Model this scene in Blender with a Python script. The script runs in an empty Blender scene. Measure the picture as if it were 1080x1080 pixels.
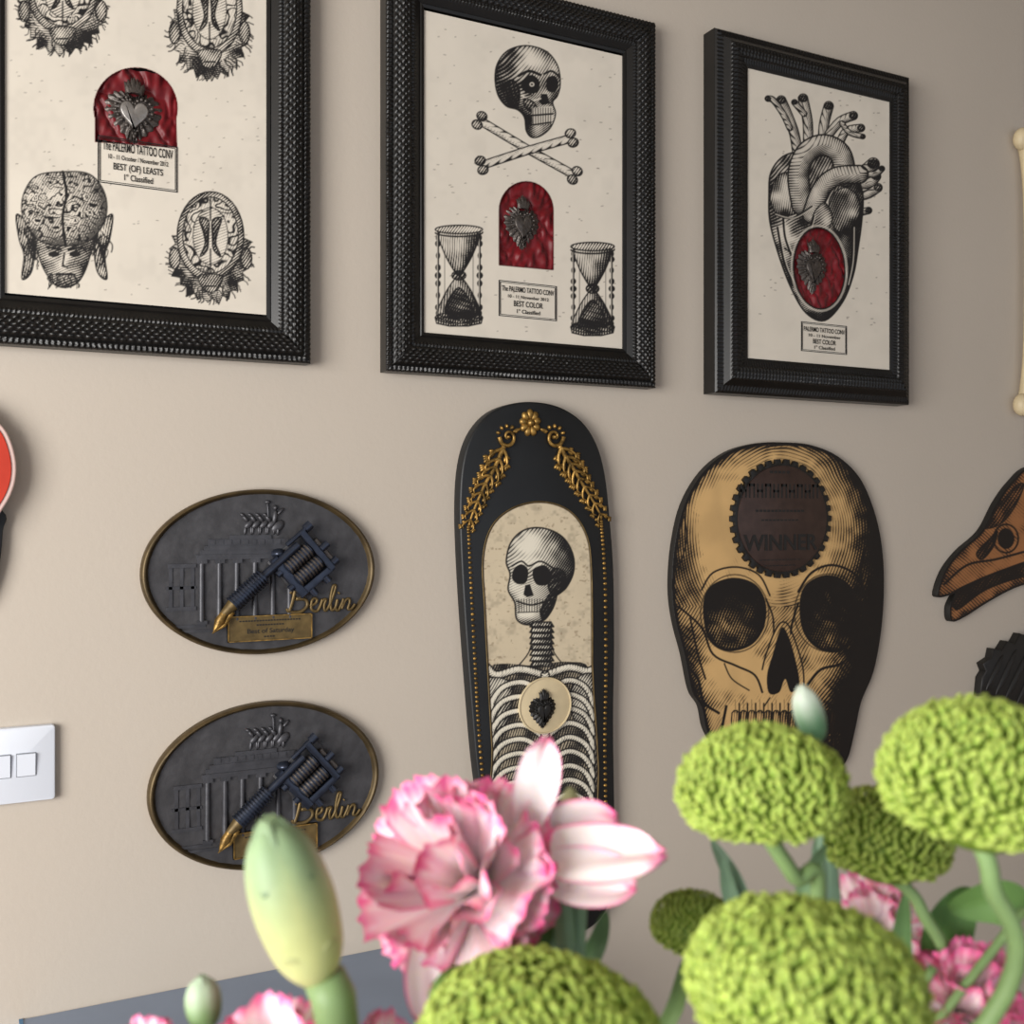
import bpy, math, random
import numpy as np
from mathutils import Vector, Matrix
random.seed(7); rng=np.random.default_rng(7)
F=1120.0; TH=math.radians(27.0); SN,CS=math.sin(TH),math.cos(TH); D=1.3365; H=1.33
sc=bpy.context.scene
try: sc.view_settings.view_transform='Standard'
except Exception: pass

# ---- survey helpers: photo measurement -> metres on the wall (wall is y=0, room is -y)
def W(px,py,d=0.0):
    a=(px-540)/F; b=(540-py)/F
    t=(D-d)/(CS-a*SN)
    return (t*(SN+a*CS), H+t*b)
def P3(px,py,Z):
    a=(px-540)/F; b=(540-py)/F
    return Vector((Z*(SN+a*CS), -D+Z*(CS-a*SN), H+Z*b))
def proj(x,y,z):
    zf=x*SN+(y+D)*CS; xr=x*CS-(y+D)*SN
    return 540+F*xr/zf, 540-F*(z-H)/zf
RT=Vector((CS,-SN,0)); UP=Vector((0,0,1)); TW=Vector((-SN,-CS,0))

def lin(r,g,b):
    f=lambda c:(c/255/12.92) if c/255<=.04045 else ((c/255+.055)/1.055)**2.4
    return (f(r),f(g),f(b))

# ---- materials
def mat(name,col=(.5,.5,.5),rough=.6,metal=0,attr=False,noise=None,bump=None,sss=0,spec=.5,sheen=0,coat=0):
    m=bpy.data.materials.new(name); m.use_nodes=True
    nt=m.node_tree; b=nt.nodes['Principled BSDF']
    b.inputs['Roughness'].default_value=rough; b.inputs['Metallic'].default_value=metal
    b.inputs['Specular IOR Level'].default_value=spec
    if sheen: b.inputs['Sheen Weight'].default_value=sheen
    if coat: b.inputs['Coat Weight'].default_value=coat; b.inputs['Coat Roughness'].default_value=.25
    tc=nt.nodes.new('ShaderNodeTexCoord')
    src=None
    if attr:
        a=nt.nodes.new('ShaderNodeVertexColor'); a.layer_name='Col'; src=a.outputs['Color']
    else:
        r=nt.nodes.new('ShaderNodeRGB'); r.outputs[0].default_value=(*col,1); src=r.outputs[0]
    if noise:
        sc_,amt=noise
        n=nt.nodes.new('ShaderNodeTexNoise'); n.inputs['Scale'].default_value=sc_; n.inputs['Detail'].default_value=5
        nt.links.new(tc.outputs['Object'],n.inputs['Vector'])
        mr=nt.nodes.new('ShaderNodeMapRange'); mr.inputs['From Min'].default_value=.3; mr.inputs['From Max'].default_value=.7
        mr.inputs['To Min'].default_value=1-amt; mr.inputs['To Max'].default_value=1+amt
        nt.links.new(n.outputs['Fac'],mr.inputs['Value'])
        mx=nt.nodes.new('ShaderNodeVectorMath'); mx.operation='SCALE'
        nt.links.new(src,mx.inputs[0]); nt.links.new(mr.outputs[0],mx.inputs['Scale']); src=mx.outputs[0]
    nt.links.new(src,b.inputs['Base Color'])
    if bump:
        sc_,st,di=bump
        n=nt.nodes.new('ShaderNodeTexNoise'); n.inputs['Scale'].default_value=sc_; n.inputs['Detail'].default_value=6
        nt.links.new(tc.outputs['Object'],n.inputs['Vector'])
        bp=nt.nodes.new('ShaderNodeBump'); bp.inputs['Strength'].default_value=st; bp.inputs['Distance'].default_value=di
        nt.links.new(n.outputs['Fac'],bp.inputs['Height']); nt.links.new(bp.outputs[0],b.inputs['Normal'])
    if sss:
        b.inputs['Subsurface Weight'].default_value=sss; b.inputs['Subsurface Scale'].default_value=.004
        b.inputs['Subsurface Radius'].default_value=(1,.8,.4)
    return m
M={}
M['wall']=mat('wall_paint',lin(190,180,167),.75,noise=(3,.02),bump=(160,.12,.002),spec=.25)
M['ceil']=mat('ceiling_paint',lin(150,140,126),.8,noise=(3,.02))
M['floor']=mat('floor_wood',lin(120,90,62),.5,noise=(8,.2))
M['black']=mat('black_lacquer',(.007,.0065,.006),.38,spec=.38,coat=.05,noise=(30,.2))
M['print']=mat('printed_paper',attr=True,rough=.6,noise=(14,.04),spec=.3)
M['wood']=mat('printed_wood',attr=True,rough=.5,noise=(20,.06),spec=.35)
M['velvet']=mat('red_satin',lin(104,5,16),.45,noise=(40,.25),spec=.35,sheen=.1)
M['pewter']=mat('dark_pewter',lin(84,78,74),.42,.6,noise=(90,.4),bump=(220,.5,.002))
M['silver']=mat('old_silver',lin(150,146,142),.4,.6,noise=(90,.3),bump=(220,.4,.001))
M['slate']=mat('plaque_ground',lin(70,69,71),.5,.4,noise=(45,.25),bump=(70,.5,.002))
M['slate2']=mat('plaque_relief',lin(72,72,76),.45,.45,noise=(60,.25),bump=(120,.4,.001))
M['steel']=mat('machine_metal',lin(58,64,78),.3,.7,noise=(60,.25))
M['bronze']=mat('bronze_rim',lin(86,72,48),.45,.6,noise=(50,.3),bump=(80,.3,.001))
M['gold']=mat('antique_gold',lin(150,118,62),.42,.7,noise=(110,.7),bump=(150,.4,.001))
M['golddk']=mat('dull_gold',lin(104,86,52),.5,.5,noise=(70,.35))
M['deck']=mat('deck_black',(.009,.010,.011),.45,noise=(20,.2),spec=.4)
M['plate']=mat('dark_brown_plate',lin(62,46,40),.4,.3,noise=(60,.2))
M['ink']=mat('ink_black',(.008,.007,.006),.5)
M['white']=mat('white_plastic',lin(216,221,230),.35,spec=.4)
M['ivory']=mat('ivory_plaster',lin(205,188,152),.5,noise=(30,.1))
M['grey']=mat('switch_gap',lin(120,124,130),.6)
M['redpaint']=mat('red_board_paint',lin(205,62,40),.4,noise=(12,.25))
M['pinkwhite']=mat('pink_board_edge',lin(236,205,196),.4)
M['greenf']=mat('chrysanthemum_green',attr=True,rough=.55,sss=.2,spec=.3)
M['leaf']=mat('leaf_green',attr=True,rough=.5,sss=.1,spec=.35,noise=(60,.12))
M['petal']=mat('petal_pink',attr=True,rough=.55,sss=.35,spec=.2)
M['blue']=mat('blue_grey_paint',lin(128,142,164),.45,noise=(10,.05))
M['cyan']=mat('blue_edge',lin(70,120,160),.45)
M['table']=mat('table_wood',lin(110,85,62),.5,noise=(9,.2))
M['vase']=mat('vase_ceramic',lin(205,205,200),.3,coat=.3)

# ---- mesh builder
class MB:
    def __init__(s): s.v=[];s.f=[];s.mi=[];s.c=[];s.mats=[];s.n=0
    def add(s,vf,m='black',col=(1,1,1)):
        v,f=vf; v=np.asarray([tuple(p) for p in v],float) if not isinstance(v,np.ndarray) else v.reshape(-1,3)
        if m not in s.mats: s.mats.append(m)
        i=s.mats.index(m)
        s.v.append(v); o=s.n
        s.f.extend([tuple(int(k)+o for k in q) for q in f]); s.mi.extend([i]*len(f))
        c=np.asarray(col,float)
        s.c.append(np.tile(c,(len(v),1)) if c.ndim==1 else c)
        s.n+=len(v); return s
    def build(s,name,parent=None,smooth=True,auto=None):
        V=np.concatenate(s.v); C=np.concatenate(s.c)
        cen=(V.min(0)+V.max(0))/2
        me=bpy.data.meshes.new(name); me.from_pydata((V-cen).tolist(),[],s.f)
        for m in s.mats: me.materials.append(M[m])
        me.polygons.foreach_set('material_index',np.array(s.mi,dtype=np.int32))
        me.polygons.foreach_set('use_smooth',np.full(len(s.f),bool(smooth)))
        ca=me.color_attributes.new('Col','FLOAT_COLOR','POINT')
        ca.data.foreach_set('color',np.concatenate([C,np.ones((len(C),1))],1).astype(np.float32).ravel())
        me.update()
        if smooth and auto:
            try: me.set_sharp_from_angle(angle=math.radians(auto))
            except Exception: pass
        o=bpy.data.objects.new(name,me); sc.collection.objects.link(o); o.location=cen
        if parent: setp(o,parent)
        return o
def setp(o,p):
    o.parent=p; o.matrix_parent_inverse=Matrix.Translation(p.location).inverted()

def box(x0,x1,y0,y1,z0,z1):
    v=[(x,y,z) for x in (x0,x1) for y in (y0,y1) for z in (z0,z1)]
    return v,[(0,1,3,2),(4,6,7,5),(0,4,5,1),(2,3,7,6),(0,2,6,4),(1,5,7,3)]
def offs(pts,r):
    P=np.array(pts,float); n=len(P); out=[]
    area=sum(P[i][0]*P[(i+1)%n][1]-P[(i+1)%n][0]*P[i][1] for i in range(n))
    sg=1 if area>0 else -1
    for i in range(n):
        t=P[(i+1)%n]-P[i-1]; L=np.hypot(*t)+1e-12
        out.append((P[i][0]-sg*t[1]/L*r, P[i][1]+sg*t[0]/L*r))
    return out   # r>0 : inward
def prism(pts,yb,yf,ch=0.0):
    """outline in (x,z); yb/yf distances from the wall of back / front"""
    n=len(pts); rings=[(pts,yb),(pts,yf-ch)]
    if ch>0:
        rings+= [(offs(pts,ch*.3),yf-ch*.3),(offs(pts,ch),yf)]
    v=[];f=[]
    for p,y in rings: v+=[(a,-y,b) for a,b in p]
    k=len(rings)
    for r in range(k-1):
        for i in range(n):
            j=(i+1)%n; f.append((r*n+i,r*n+j,(r+1)*n+j,(r+1)*n+i))
    f.append(tuple(range((k-1)*n,k*n))); f.append(tuple(range(n-1,-1,-1)))
    return v,f
def ellipsoid(c,ax,ay,az,nu=12,nv=8):
    c=np.array(c,float);ax=np.array(ax,float);ay=np.array(ay,float);az=np.array(az,float)
    v=[c+az];f=[]
    for j in range(1,nv):
        t=math.pi*j/nv
        for i in range(nu):
            p=2*math.pi*i/nu
            v.append(c+az*math.cos(t)+(ax*math.cos(p)+ay*math.sin(p))*math.sin(t))
    v.append(c-az); L=len(v)-1
    for i in range(nu):
        k=(i+1)%nu
        f.append((0,1+i,1+k))
        for j in range(nv-2): f.append((1+j*nu+i,1+(j+1)*nu+i,1+(j+1)*nu+k,1+j*nu+k))
        f.append((L,1+(nv-2)*nu+k,1+(nv-2)*nu+i))
    return np.array(v),f
def tube(pts,rad,n=10,cap=True):
    P=[Vector(p) for p in pts]; m=len(P)
    if not hasattr(rad,'__len__'): rad=[rad]*m
    v=[];f=[]; ref=None
    for i in range(m):
        t=(P[min(i+1,m-1)]-P[max(i-1,0)]).normalized()
        if ref is None:
            ref=t.orthogonal().normalized()
        ref=(ref-t*ref.dot(t)).normalized(); b=t.cross(ref)
        for k in range(n):
            a=2*math.pi*k/n; v.append(P[i]+(ref*math.cos(a)+b*math.sin(a))*rad[i])
    for i in range(m-1):
        for k in range(n):
            l=(k+1)%n; f.append((i*n+k,i*n+l,(i+1)*n+l,(i+1)*n+k))
    if cap: f.append(tuple(range(n-1,-1,-1))); f.append(tuple(range((m-1)*n,m*n)))
    return v,f
def gridf(nu,nv):
    return [(i*nv+j,i*nv+j+1,(i+1)*nv+j+1,(i+1)*nv+j) for i in range(nu-1) for j in range(nv-1)]
def spl(pts,closed=True,n=6):
    P=[np.array(p,float) for p in pts]; m=len(P); out=[]
    rngm=range(m) if closed else range(m-1)
    for i in rngm:
        if closed: a,b,c,d=P[i-1],P[i],P[(i+1)%m],P[(i+2)%m]
        else: a,b,c,d=P[max(i-1,0)],P[i],P[i+1],P[min(i+2,m-1)]
        for k in range(n):
            t=k/n
            out.append(tuple(.5*((2*b)+(c-a)*t+(2*a-5*b+4*c-d)*t*t+(-a+3*b-3*c+d)*t**3)))
    if not closed: out.append(tuple(P[-1]))
    return out
def ell(cx,cy,rx,ry,n=40,rot=0,a0=0,a1=2*math.pi):
    o=[]
    for i in range(n):
        a=a0+(a1-a0)*i/n
        x,y=rx*math.cos(a),ry*math.sin(a)
        o.append((cx+x*math.cos(rot)-y*math.sin(rot),cy+x*math.sin(rot)+y*math.cos(rot)))
    return o
def Wl(pts,d): return [W(x,y,d) for x,y in pts]

# ---- engraving toolkit (evaluated on dense vertex grids, stored as a colour attribute)
def vn(x,y,s=0):
    xi=np.floor(x);yi=np.floor(y);fx=x-xi;fy=y-yi
    fx=fx*fx*(3-2*fx);fy=fy*fy*(3-2*fy)
    h=lambda a,b:(np.sin(a*127.1+b*311.7+s*74.7)*43758.5453)%1.0
    return (h(xi,yi)*(1-fx)+h(xi+1,yi)*fx)*(1-fy)+(h(xi,yi+1)*(1-fx)+h(xi+1,yi+1)*fx)*fy
def ss(a,b,x):
    t=np.clip((x-a)/(b-a),0,1); return t*t*(3-2*t)
INK=np.array(lin(30,28,28)); MID=np.array(lin(112,107,101))
class Art:
    def __init__(s,X,Y,base): s.X=X;s.Y=Y;s.C=np.tile(np.array(base,float),(len(X),1)); s.keep=np.ones(len(X),bool)
    def sel(s,pts,m):
        p=np.array(pts,float)
        return np.nonzero((s.X>p[:,0].min()-m)&(s.X<p[:,0].max()+m)&(s.Y>p[:,1].min()-m)&(s.Y<p[:,1].max()+m))[0]
    @staticmethod
    def dist(x,y,pts,closed,vec=False):
        d=np.full(len(x),1e9); n=len(pts); vx_=np.zeros(len(x)); vy_=np.zeros(len(x))
        for i in range(n if closed else n-1):
            x0,y0=pts[i];x1,y1=pts[(i+1)%n]
            dx,dy=x1-x0,y1-y0; L=dx*dx+dy*dy+1e-9
            t=np.clip(((x-x0)*dx+(y-y0)*dy)/L,0,1)
            ex,ey=x-x0-t*dx,y-y0-t*dy; q=ex**2+ey**2
            if vec:
                k=q<d; vx_=np.where(k,ex,vx_); vy_=np.where(k,ey,vy_)
            d=np.minimum(d,q)
        d=np.sqrt(d)
        return (d,vx_,vy_) if vec else d
    def paint(s,i,m,col):
        m=np.clip(m,0,1)[:,None]; s.C[i]=s.C[i]*(1-m)+np.array(col)*m
    def line(s,pts,w=1.4,col=INK,k=1,closed=False):
        i=s.sel(pts,w+2)
        if len(i)==0: return
        d=s.dist(s.X[i],s.Y[i],pts,closed); s.paint(i,k*np.clip((w/2-d)/.9+.5,0,1),col)
    def mask(s,pts,vec=False):
        i=s.sel(pts,3); x,y=s.X[i],s.Y[i]; ins=np.zeros(len(i),bool); n=len(pts)
        for a in range(n):
            x0,y0=pts[a];x1,y1=pts[(a+1)%n]
            if y0==y1: continue
            c=((y0>y)!=(y1>y))&(x<(x1-x0)*(y-y0)/(y1-y0)+x0); ins^=c
        d,vx_,vy_=s.dist(x,y,pts,True,True); sd=np.where(ins,d,-d)
        if vec: return i,np.clip(sd/.9+.5,0,1),sd,vx_,vy_
        return i,np.clip(sd/.9+.5,0,1),sd
    def fill(s,pts,col=INK,k=1):
        i,m,sd=s.mask(pts)
        if len(i): s.paint(i,m*k,col)
    def shade(s,pts,base=.2,edge=.6,ew=6,g=(0,0),ang=.6,per=3,col=INK,noise=.25,outline=1.4,bg=None,ns=9,seed=0,curve=0,brain=0,soft=0,blobs=(),lit=0,midc=MID):
        i,m,sd,vx_,vy_=s.mask(pts,True)
        if len(i)==0: return
        x,y=s.X[i],s.Y[i]; p=np.array(pts); cx,cy=p.mean(0); rx=np.ptp(p[:,0])/2+1e-6; ry=np.ptp(p[:,1])/2+1e-6
        if bg is not None: s.paint(i,m,bg)
        u,v=(x-cx)/rx,(y-cy)/ry
        # vector from the outline inward; engraver's modelling: lower right turned away
        ln=np.hypot(vx_,vy_)+1e-6; side=-(vx_*.62+vy_*.78)/ln
        T=base+edge*np.exp(-np.maximum(sd,0)/ew)*(1+lit*side)+g[0]*u+g[1]*v+noise*(vn(x/ns,y/ns,seed)-.5)*2
        for bx,by,brx,bry,bk in blobs: T=T+bk*np.exp(-((x-bx)/brx)**2-((y-by)/bry)**2)
        if soft: s.paint(i,m*np.clip(soft*T,0,.9),midc)
        ph=(x*math.cos(ang)+y*math.sin(ang))+curve*np.hypot(x-cx,y-cy)+1.5*vn(x/14,y/14,seed+3)
        tri=np.abs((ph/per)%1*2-1)
        ink=ss(-.28,.28,T-tri)
        ph2=(x*math.cos(ang+1.3)+y*math.sin(ang+1.3)); tri2=np.abs((ph2/per)%1*2-1)
        ink=np.maximum(ink,ss(-.25,.25,(T-.5)-tri2))
        if brain:
            q=vn(x/brain+2*vn(x/17,y/17,seed),y/brain,seed+9)+.35*vn(x/brain*2.1,y/brain*2.1,seed+5)
            ww=np.abs((q*3.2)%1-.5)
            ink=np.maximum(ink*.85,1-ss(.10,.26,ww))
        s.paint(i,m*ink,col)
        if outline: s.line(pts,outline,col,closed=True)
    def atube(s,pts,w,bg,ang=.6,base=.1,edge=.8,per=2.5,col=INK,outline=1.2,soft=0,lit=.0,midc=MID):
        i=s.sel(pts,w); 
        if len(i)==0: return
        x,y=s.X[i],s.Y[i]; d,vx_,vy_=s.dist(x,y,pts,False,True); r=w/2
        s.paint(i,np.clip((r-d)/.9+.5,0,1),bg)
        T=base+edge*(d/r)**2.2+lit*(vx_*.62+vy_*.78)/r+.3*(vn(x/5,y/5,4)-.5)
        if soft: s.paint(i,(d<r)*np.clip(soft*T,0,.85),midc)
        tri=np.abs(((x*math.cos(ang)+y*math.sin(ang)+.6*d)/per)%1*2-1)
        s.paint(i,(d<r)*ss(-.28,.28,T-tri),col)
        s.paint(i,np.clip((outline/2-np.abs(d-r))/.8+.5,0,1),col)
    def cut(s,pts):
        i,m,sd=s.mask(pts); s.keep[i[sd>0.0]]=False

def panel(name,x0,x1,z0,z1,d,nx,nz,base,draw,m='print',parent=None,clip=None):
    xs=np.linspace(x0,x1,nx); zs=np.linspace(z0,z1,nz)
    XX,ZZ=np.meshgrid(xs,zs); X=XX.ravel(); Z=ZZ.ravel()
    PX,PY=proj(X,np.full_like(X,-d),Z)
    A=Art(PX,PY,base); draw(A)
    if clip is not None:
        i,mk,sd=A.mask(clip); k=np.zeros(len(X),bool); k[i[sd>-.3]]=True; A.keep&=k
    v=np.stack([X,np.full_like(X,-d),Z],1)
    I,J=np.meshgrid(np.arange(nz-1),np.arange(nx-1),indexing='ij'); a=(I*nx+J).ravel()
    q=np.stack([a,a+1,a+nx+1,a+nx],1)
    q=q[A.keep[q].all(1)]
    used=np.unique(q); rm=np.full(len(X),-1); rm[used]=np.arange(len(used))
    mb=MB(); mb.add((v[used],rm[q].tolist()),m,A.C[used])
    return mb.build(name,parent,smooth=False)

PAPER=lin(214,206,192)
def specks(A,x0,x1,y0,y1,n,seed):
    r=random.Random(seed)
    for _ in range(n):
        x,y=r.uniform(x0,x1),r.uniform(y0,y1); l=r.uniform(.5,2.2)
        A.line([(x,y),(x+l,y+r.uniform(-.4,.4))],.9,lin(110,100,90),.75)
def grime(A,amt=.12):
    n=vn(A.X/22,A.Y/26,3)*.6+vn(A.X/7,A.Y/7,4)*.4
    A.C*= (1-amt*ss(.45,.9,n))[:,None]

# =============== ROOM
mb=MB(); mb.add(box(-2.2,3.4,0,.12,0,2.4),'wall'); wall=mb.build('wall_back',smooth=False)
mb=MB(); mb.add(box(3.4,3.52,-3.4,.12,0,2.4),'wall'); mb.build('unseen_wall_right',smooth=False)  # side wall out of view, added to cut world light at the right
mb=MB(); mb.add(box(-2.2,3.52,-3.4,.12,2.4,2.5),'ceil'); mb.build('unseen_ceiling',smooth=False)  # out of view, added to block world light so the wall top darkens
mb=MB(); mb.add(box(-2.2,3.52,-3.4,.12,-.08,0),'floor'); mb.build('floor',smooth=False)
mb=MB(); mb.add(box(-2.2,3.39,-.016,-.001,.001,.12),'white'); mb.build('baseboard_back',smooth=False)

# =============== FRAMES
def moulding(name,xl,xr,zb,zt,T,w,style):
    z0,z1=zb+H,zt+H
    if style==0:
        key=[(0,0),(0,.72*T),(.002,.80*T),(.007,.83*T),(.009,.78*T),(.011,.86*T),(.022,1.0*T),(.033,.90*T),(.035,.84*T),(.038,.86*T),(.041,.80*T),(.0495,.62*T),(.051,.66*T),(w,.62*T),(w,.2*T)]
    else:
        key=[(0,0),(0,.60*T),(.003,.68*T),(.012,.74*T),(.020,.90*T),(.022,.96*T),(.031,1.0*T),(.040,.97*T),(.042,.92*T),(.050,.88*T),(w,.86*T),(w,.5*T)]
    smp=[]
    for (a,b),(c,d_) in zip(key[:-1],key[1:]):
        L=math.hypot(c-a,d_-b); n=max(1,int(L/.0011))
        for k in range(n): smp.append((a+(c-a)*k/n,b+(d_-b)*k/n,a==c))
    smp.append((key[-1][0],key[-1][1],True))
    ins=np.array([s_[0] for s_ in smp]); hh=np.array([s_[1] for s_ in smp]); vert=np.array([s_[2] for s_ in smp])
    def pat(S,I):
        h=np.zeros_like(S)
        if style==0:
            row=np.floor((I-.011)/.0044); b=(I>.0105)&(I<.0332)
            v_=np.abs(np.sin(np.pi*(I-.011)/.0044))
            c_=np.cos(2*np.pi*(S/.0095+row/2)); h+=np.where(b,.0021*ss(-.35,.5,c_)*v_**.5,0)
            h+=np.where(I<.0075,.0013*np.cos(2*np.pi*S/.0062),0)
            h+=np.where((I>.0345)&(I<.0405),.0009*np.cos(2*np.pi*S/.005),0)
        else:
            h+=np.where((I>.003)&(I<.0115),.0009*np.cos(2*np.pi*S/.0062),0)
            h+=np.where((I>.021)&(I<.0405),.0014*np.cos(2*np.pi*S/.0066)*(np.abs(np.sin(np.pi*(I-.021)/.0065))**.5),0)
            h+=np.where((I>.042)&(I<.050),.0008*np.cos(2*np.pi*S/.005),0)
        return h
    mb=MB()
    for side in range(4):
        L=(xr-xl) if side in(0,2) else (z1-z0); n=int(L/.0016)
        s_=np.linspace(0,1,n)[:,None]; I=ins[None,:]+0*s_
        run=I+(L-2*I)*s_
        hgt=hh[None,:]+np.where(vert[None,:],0,pat(run,I))
        if side==0: X=xl+run; Z=z0+I
        elif side==2: X=xl+run; Z=z1-I
        elif side==1: X=xl+I; Z=z0+run
        else: X=xr-I; Z=z0+run
        V=np.stack([X,-hgt,Z],2).reshape(-1,3); m_=len(ins)
        fc=gridf(n,m_)
        if side in(0,3): fc=[q[::-1] for q in fc]
        mb.add((V,fc),'black')
    mb.add(box(xl+.003,xr-.003,-.006,-.0005,z0+.003,z1-.003),'black')
    return mb.build(name,smooth=True,auto=50)

def heart_curve(n):
    o=[]
    for i in range(n):
        t=2*math.pi*i/n
        o.append((math.sin(t)**3, (13*math.cos(t)-5*math.cos(2*t)-2*math.cos(3*t)-math.cos(4*t))/16))
    return o
def heart_orn(name,cx,cy,hpx,wpx,d,parent,mo='pewter',mi='pewter'):
    """small cast sacred heart: ray halo, heart boss, flame crown"""
    x,z=W(cx,cy,d); s=(x*SN+(D-d)*CS)/F
    wx=wpx*s*.56; hz=hpx*s*.5; mb=MB(); nu,nv=120,10; V=[];f=[]
    hc=heart_curve(nu)
    for j in range(nv+1):
        t=j/nv
        for i in range(nu):
            hx,hy=hc[i]; a=2*math.pi*i/nu; sc_=1+.05*math.cos(26*a)*(t>.75)
            px_=.62*hx+.38*math.sin(a); py_=.60*hy*.95+.40*math.cos(a)-.10
            hgt=.0045*(1-t**3)+.0012*math.cos(26*a)*(.55<t<.98)
            V.append((x+px_*wx*t*sc_,-(d+hgt),z+py_*hz*.86*t*sc_))
    for j in range(nv):
        for i in range(nu):
            k=(i+1)%nu; f.append((j*nu+i,(j+1)*nu+i,(j+1)*nu+k,j*nu+k))
    mb.add((V,f),mo)
    for k,a in enumerate((-.6,-.35,-.15,.02,.18,.38,.6)):
        L=hz*(.42-.3*abs(a)); p0=(x+math.sin(a)*wx*.30,-(d+.004),z+hz*.48); p1=(x+math.sin(a)*wx*.62,-(d+.003),z+hz*.55+L)
        mb.add(tube([p0,((p0[0]+p1[0])/2+.0009*(-1)**k,p0[1]-.001,(p0[2]+p1[2])/2),p1],[wx*.16,wx*.12,.0004],8),mo)
    hp=[(x+hx*wx*.50,z-.14*hz+hy*hz*.46) for hx,hy in heart_curve(40)]
    mb.add(prism(hp,d+.003,d+.0075,.0015),mi)
    for i in range(30):
        hx,hy=heart_curve(30)[i]; mb.add(ellipsoid((x+hx*wx*.66,-(d+.0045),z-.13*hz+hy*hz*.62),(wx*.07,0,0),(0,.0015,0),(0,0,wx*.07),7,5),mo)
    return mb.build(name,parent,auto=60)

def velvet(pts,d,parent):
    P=np.array(pts); x0,z1=W(P[:,0].min()-6,P[:,1].min()-6,d); x1,z0=W(P[:,0].max()+6,P[:,1].max()+6,d)
    nx,nz=70,100; X,Z=np.meshgrid(np.linspace(x0,x1,nx),np.linspace(z0,z1,nz),indexing='ij')
    q=vn(X*75+Z*40,Z*32,2)+.5*vn(X*150,Z*90-X*60,5)
    Y=-(d)-.005*np.abs(q-.75)*2
    mb=MB(); mb.add((np.stack([X,Y,Z],2).reshape(-1,3),[f[::-1] for f in gridf(nx,nz)]),'velvet')
    return mb.build('red_satin_inset',parent)

def text(name,body,x,z,d,width,height,m,parent,shear=0,ext=.0003,bold=0.0):
    c=bpy.data.curves.new(name,'FONT'); c.body=body; c.align_x='CENTER'; c.align_y='CENTER'; c.size=1; c.extrude=0; c.offset=bold; c.shear=shear
    o=bpy.data.objects.new(name,c); sc.collection.objects.link(o)
    bpy.context.view_layer.update(); dx,dy=o.dimensions.x,o.dimensions.y
    c.materials.append(M[m]); o.rotation_euler=(math.radians(90),0,0); o.location=(x,-d,z)
    o.scale=(width/dx,height/dy,1); c.extrude=ext
    if parent: setp(o,parent)
    return o

def label(parent,d,x0,x1,y0,y1,lines):
    a=W(x0,y1,d); b=W(x1,y0,d); h=b[1]-a[1]; w=b[0]-a[0]
    for k,(t,fz,fh,fw) in enumerate(lines):
        text('label_line_%d'%(k+1),t,(a[0]+b[0])/2,a[1]+h*(1-fz),d+.0004,w*fw,h*fh,'ink',parent,bold=.01,ext=.00005)
    mb=MB()
    for q,thick in ((0,.0009),(.0022,.0005)):
        X0,X1,Z0,Z1=a[0]+q,b[0]-q,a[1]+q,b[1]-q
        for bx in ((X0,X1,Z0,Z0+thick),(X0,X1,Z1-thick,Z1),(X0,X0+thick,Z0,Z1),(X1-thick,X1,Z0,Z1)):
            mb.add(box(bx[0],bx[1],-d-.0005,-d+.0005,bx[2],bx[3]),'ink')
    mb.build('label_border',parent,smooth=False)

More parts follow.
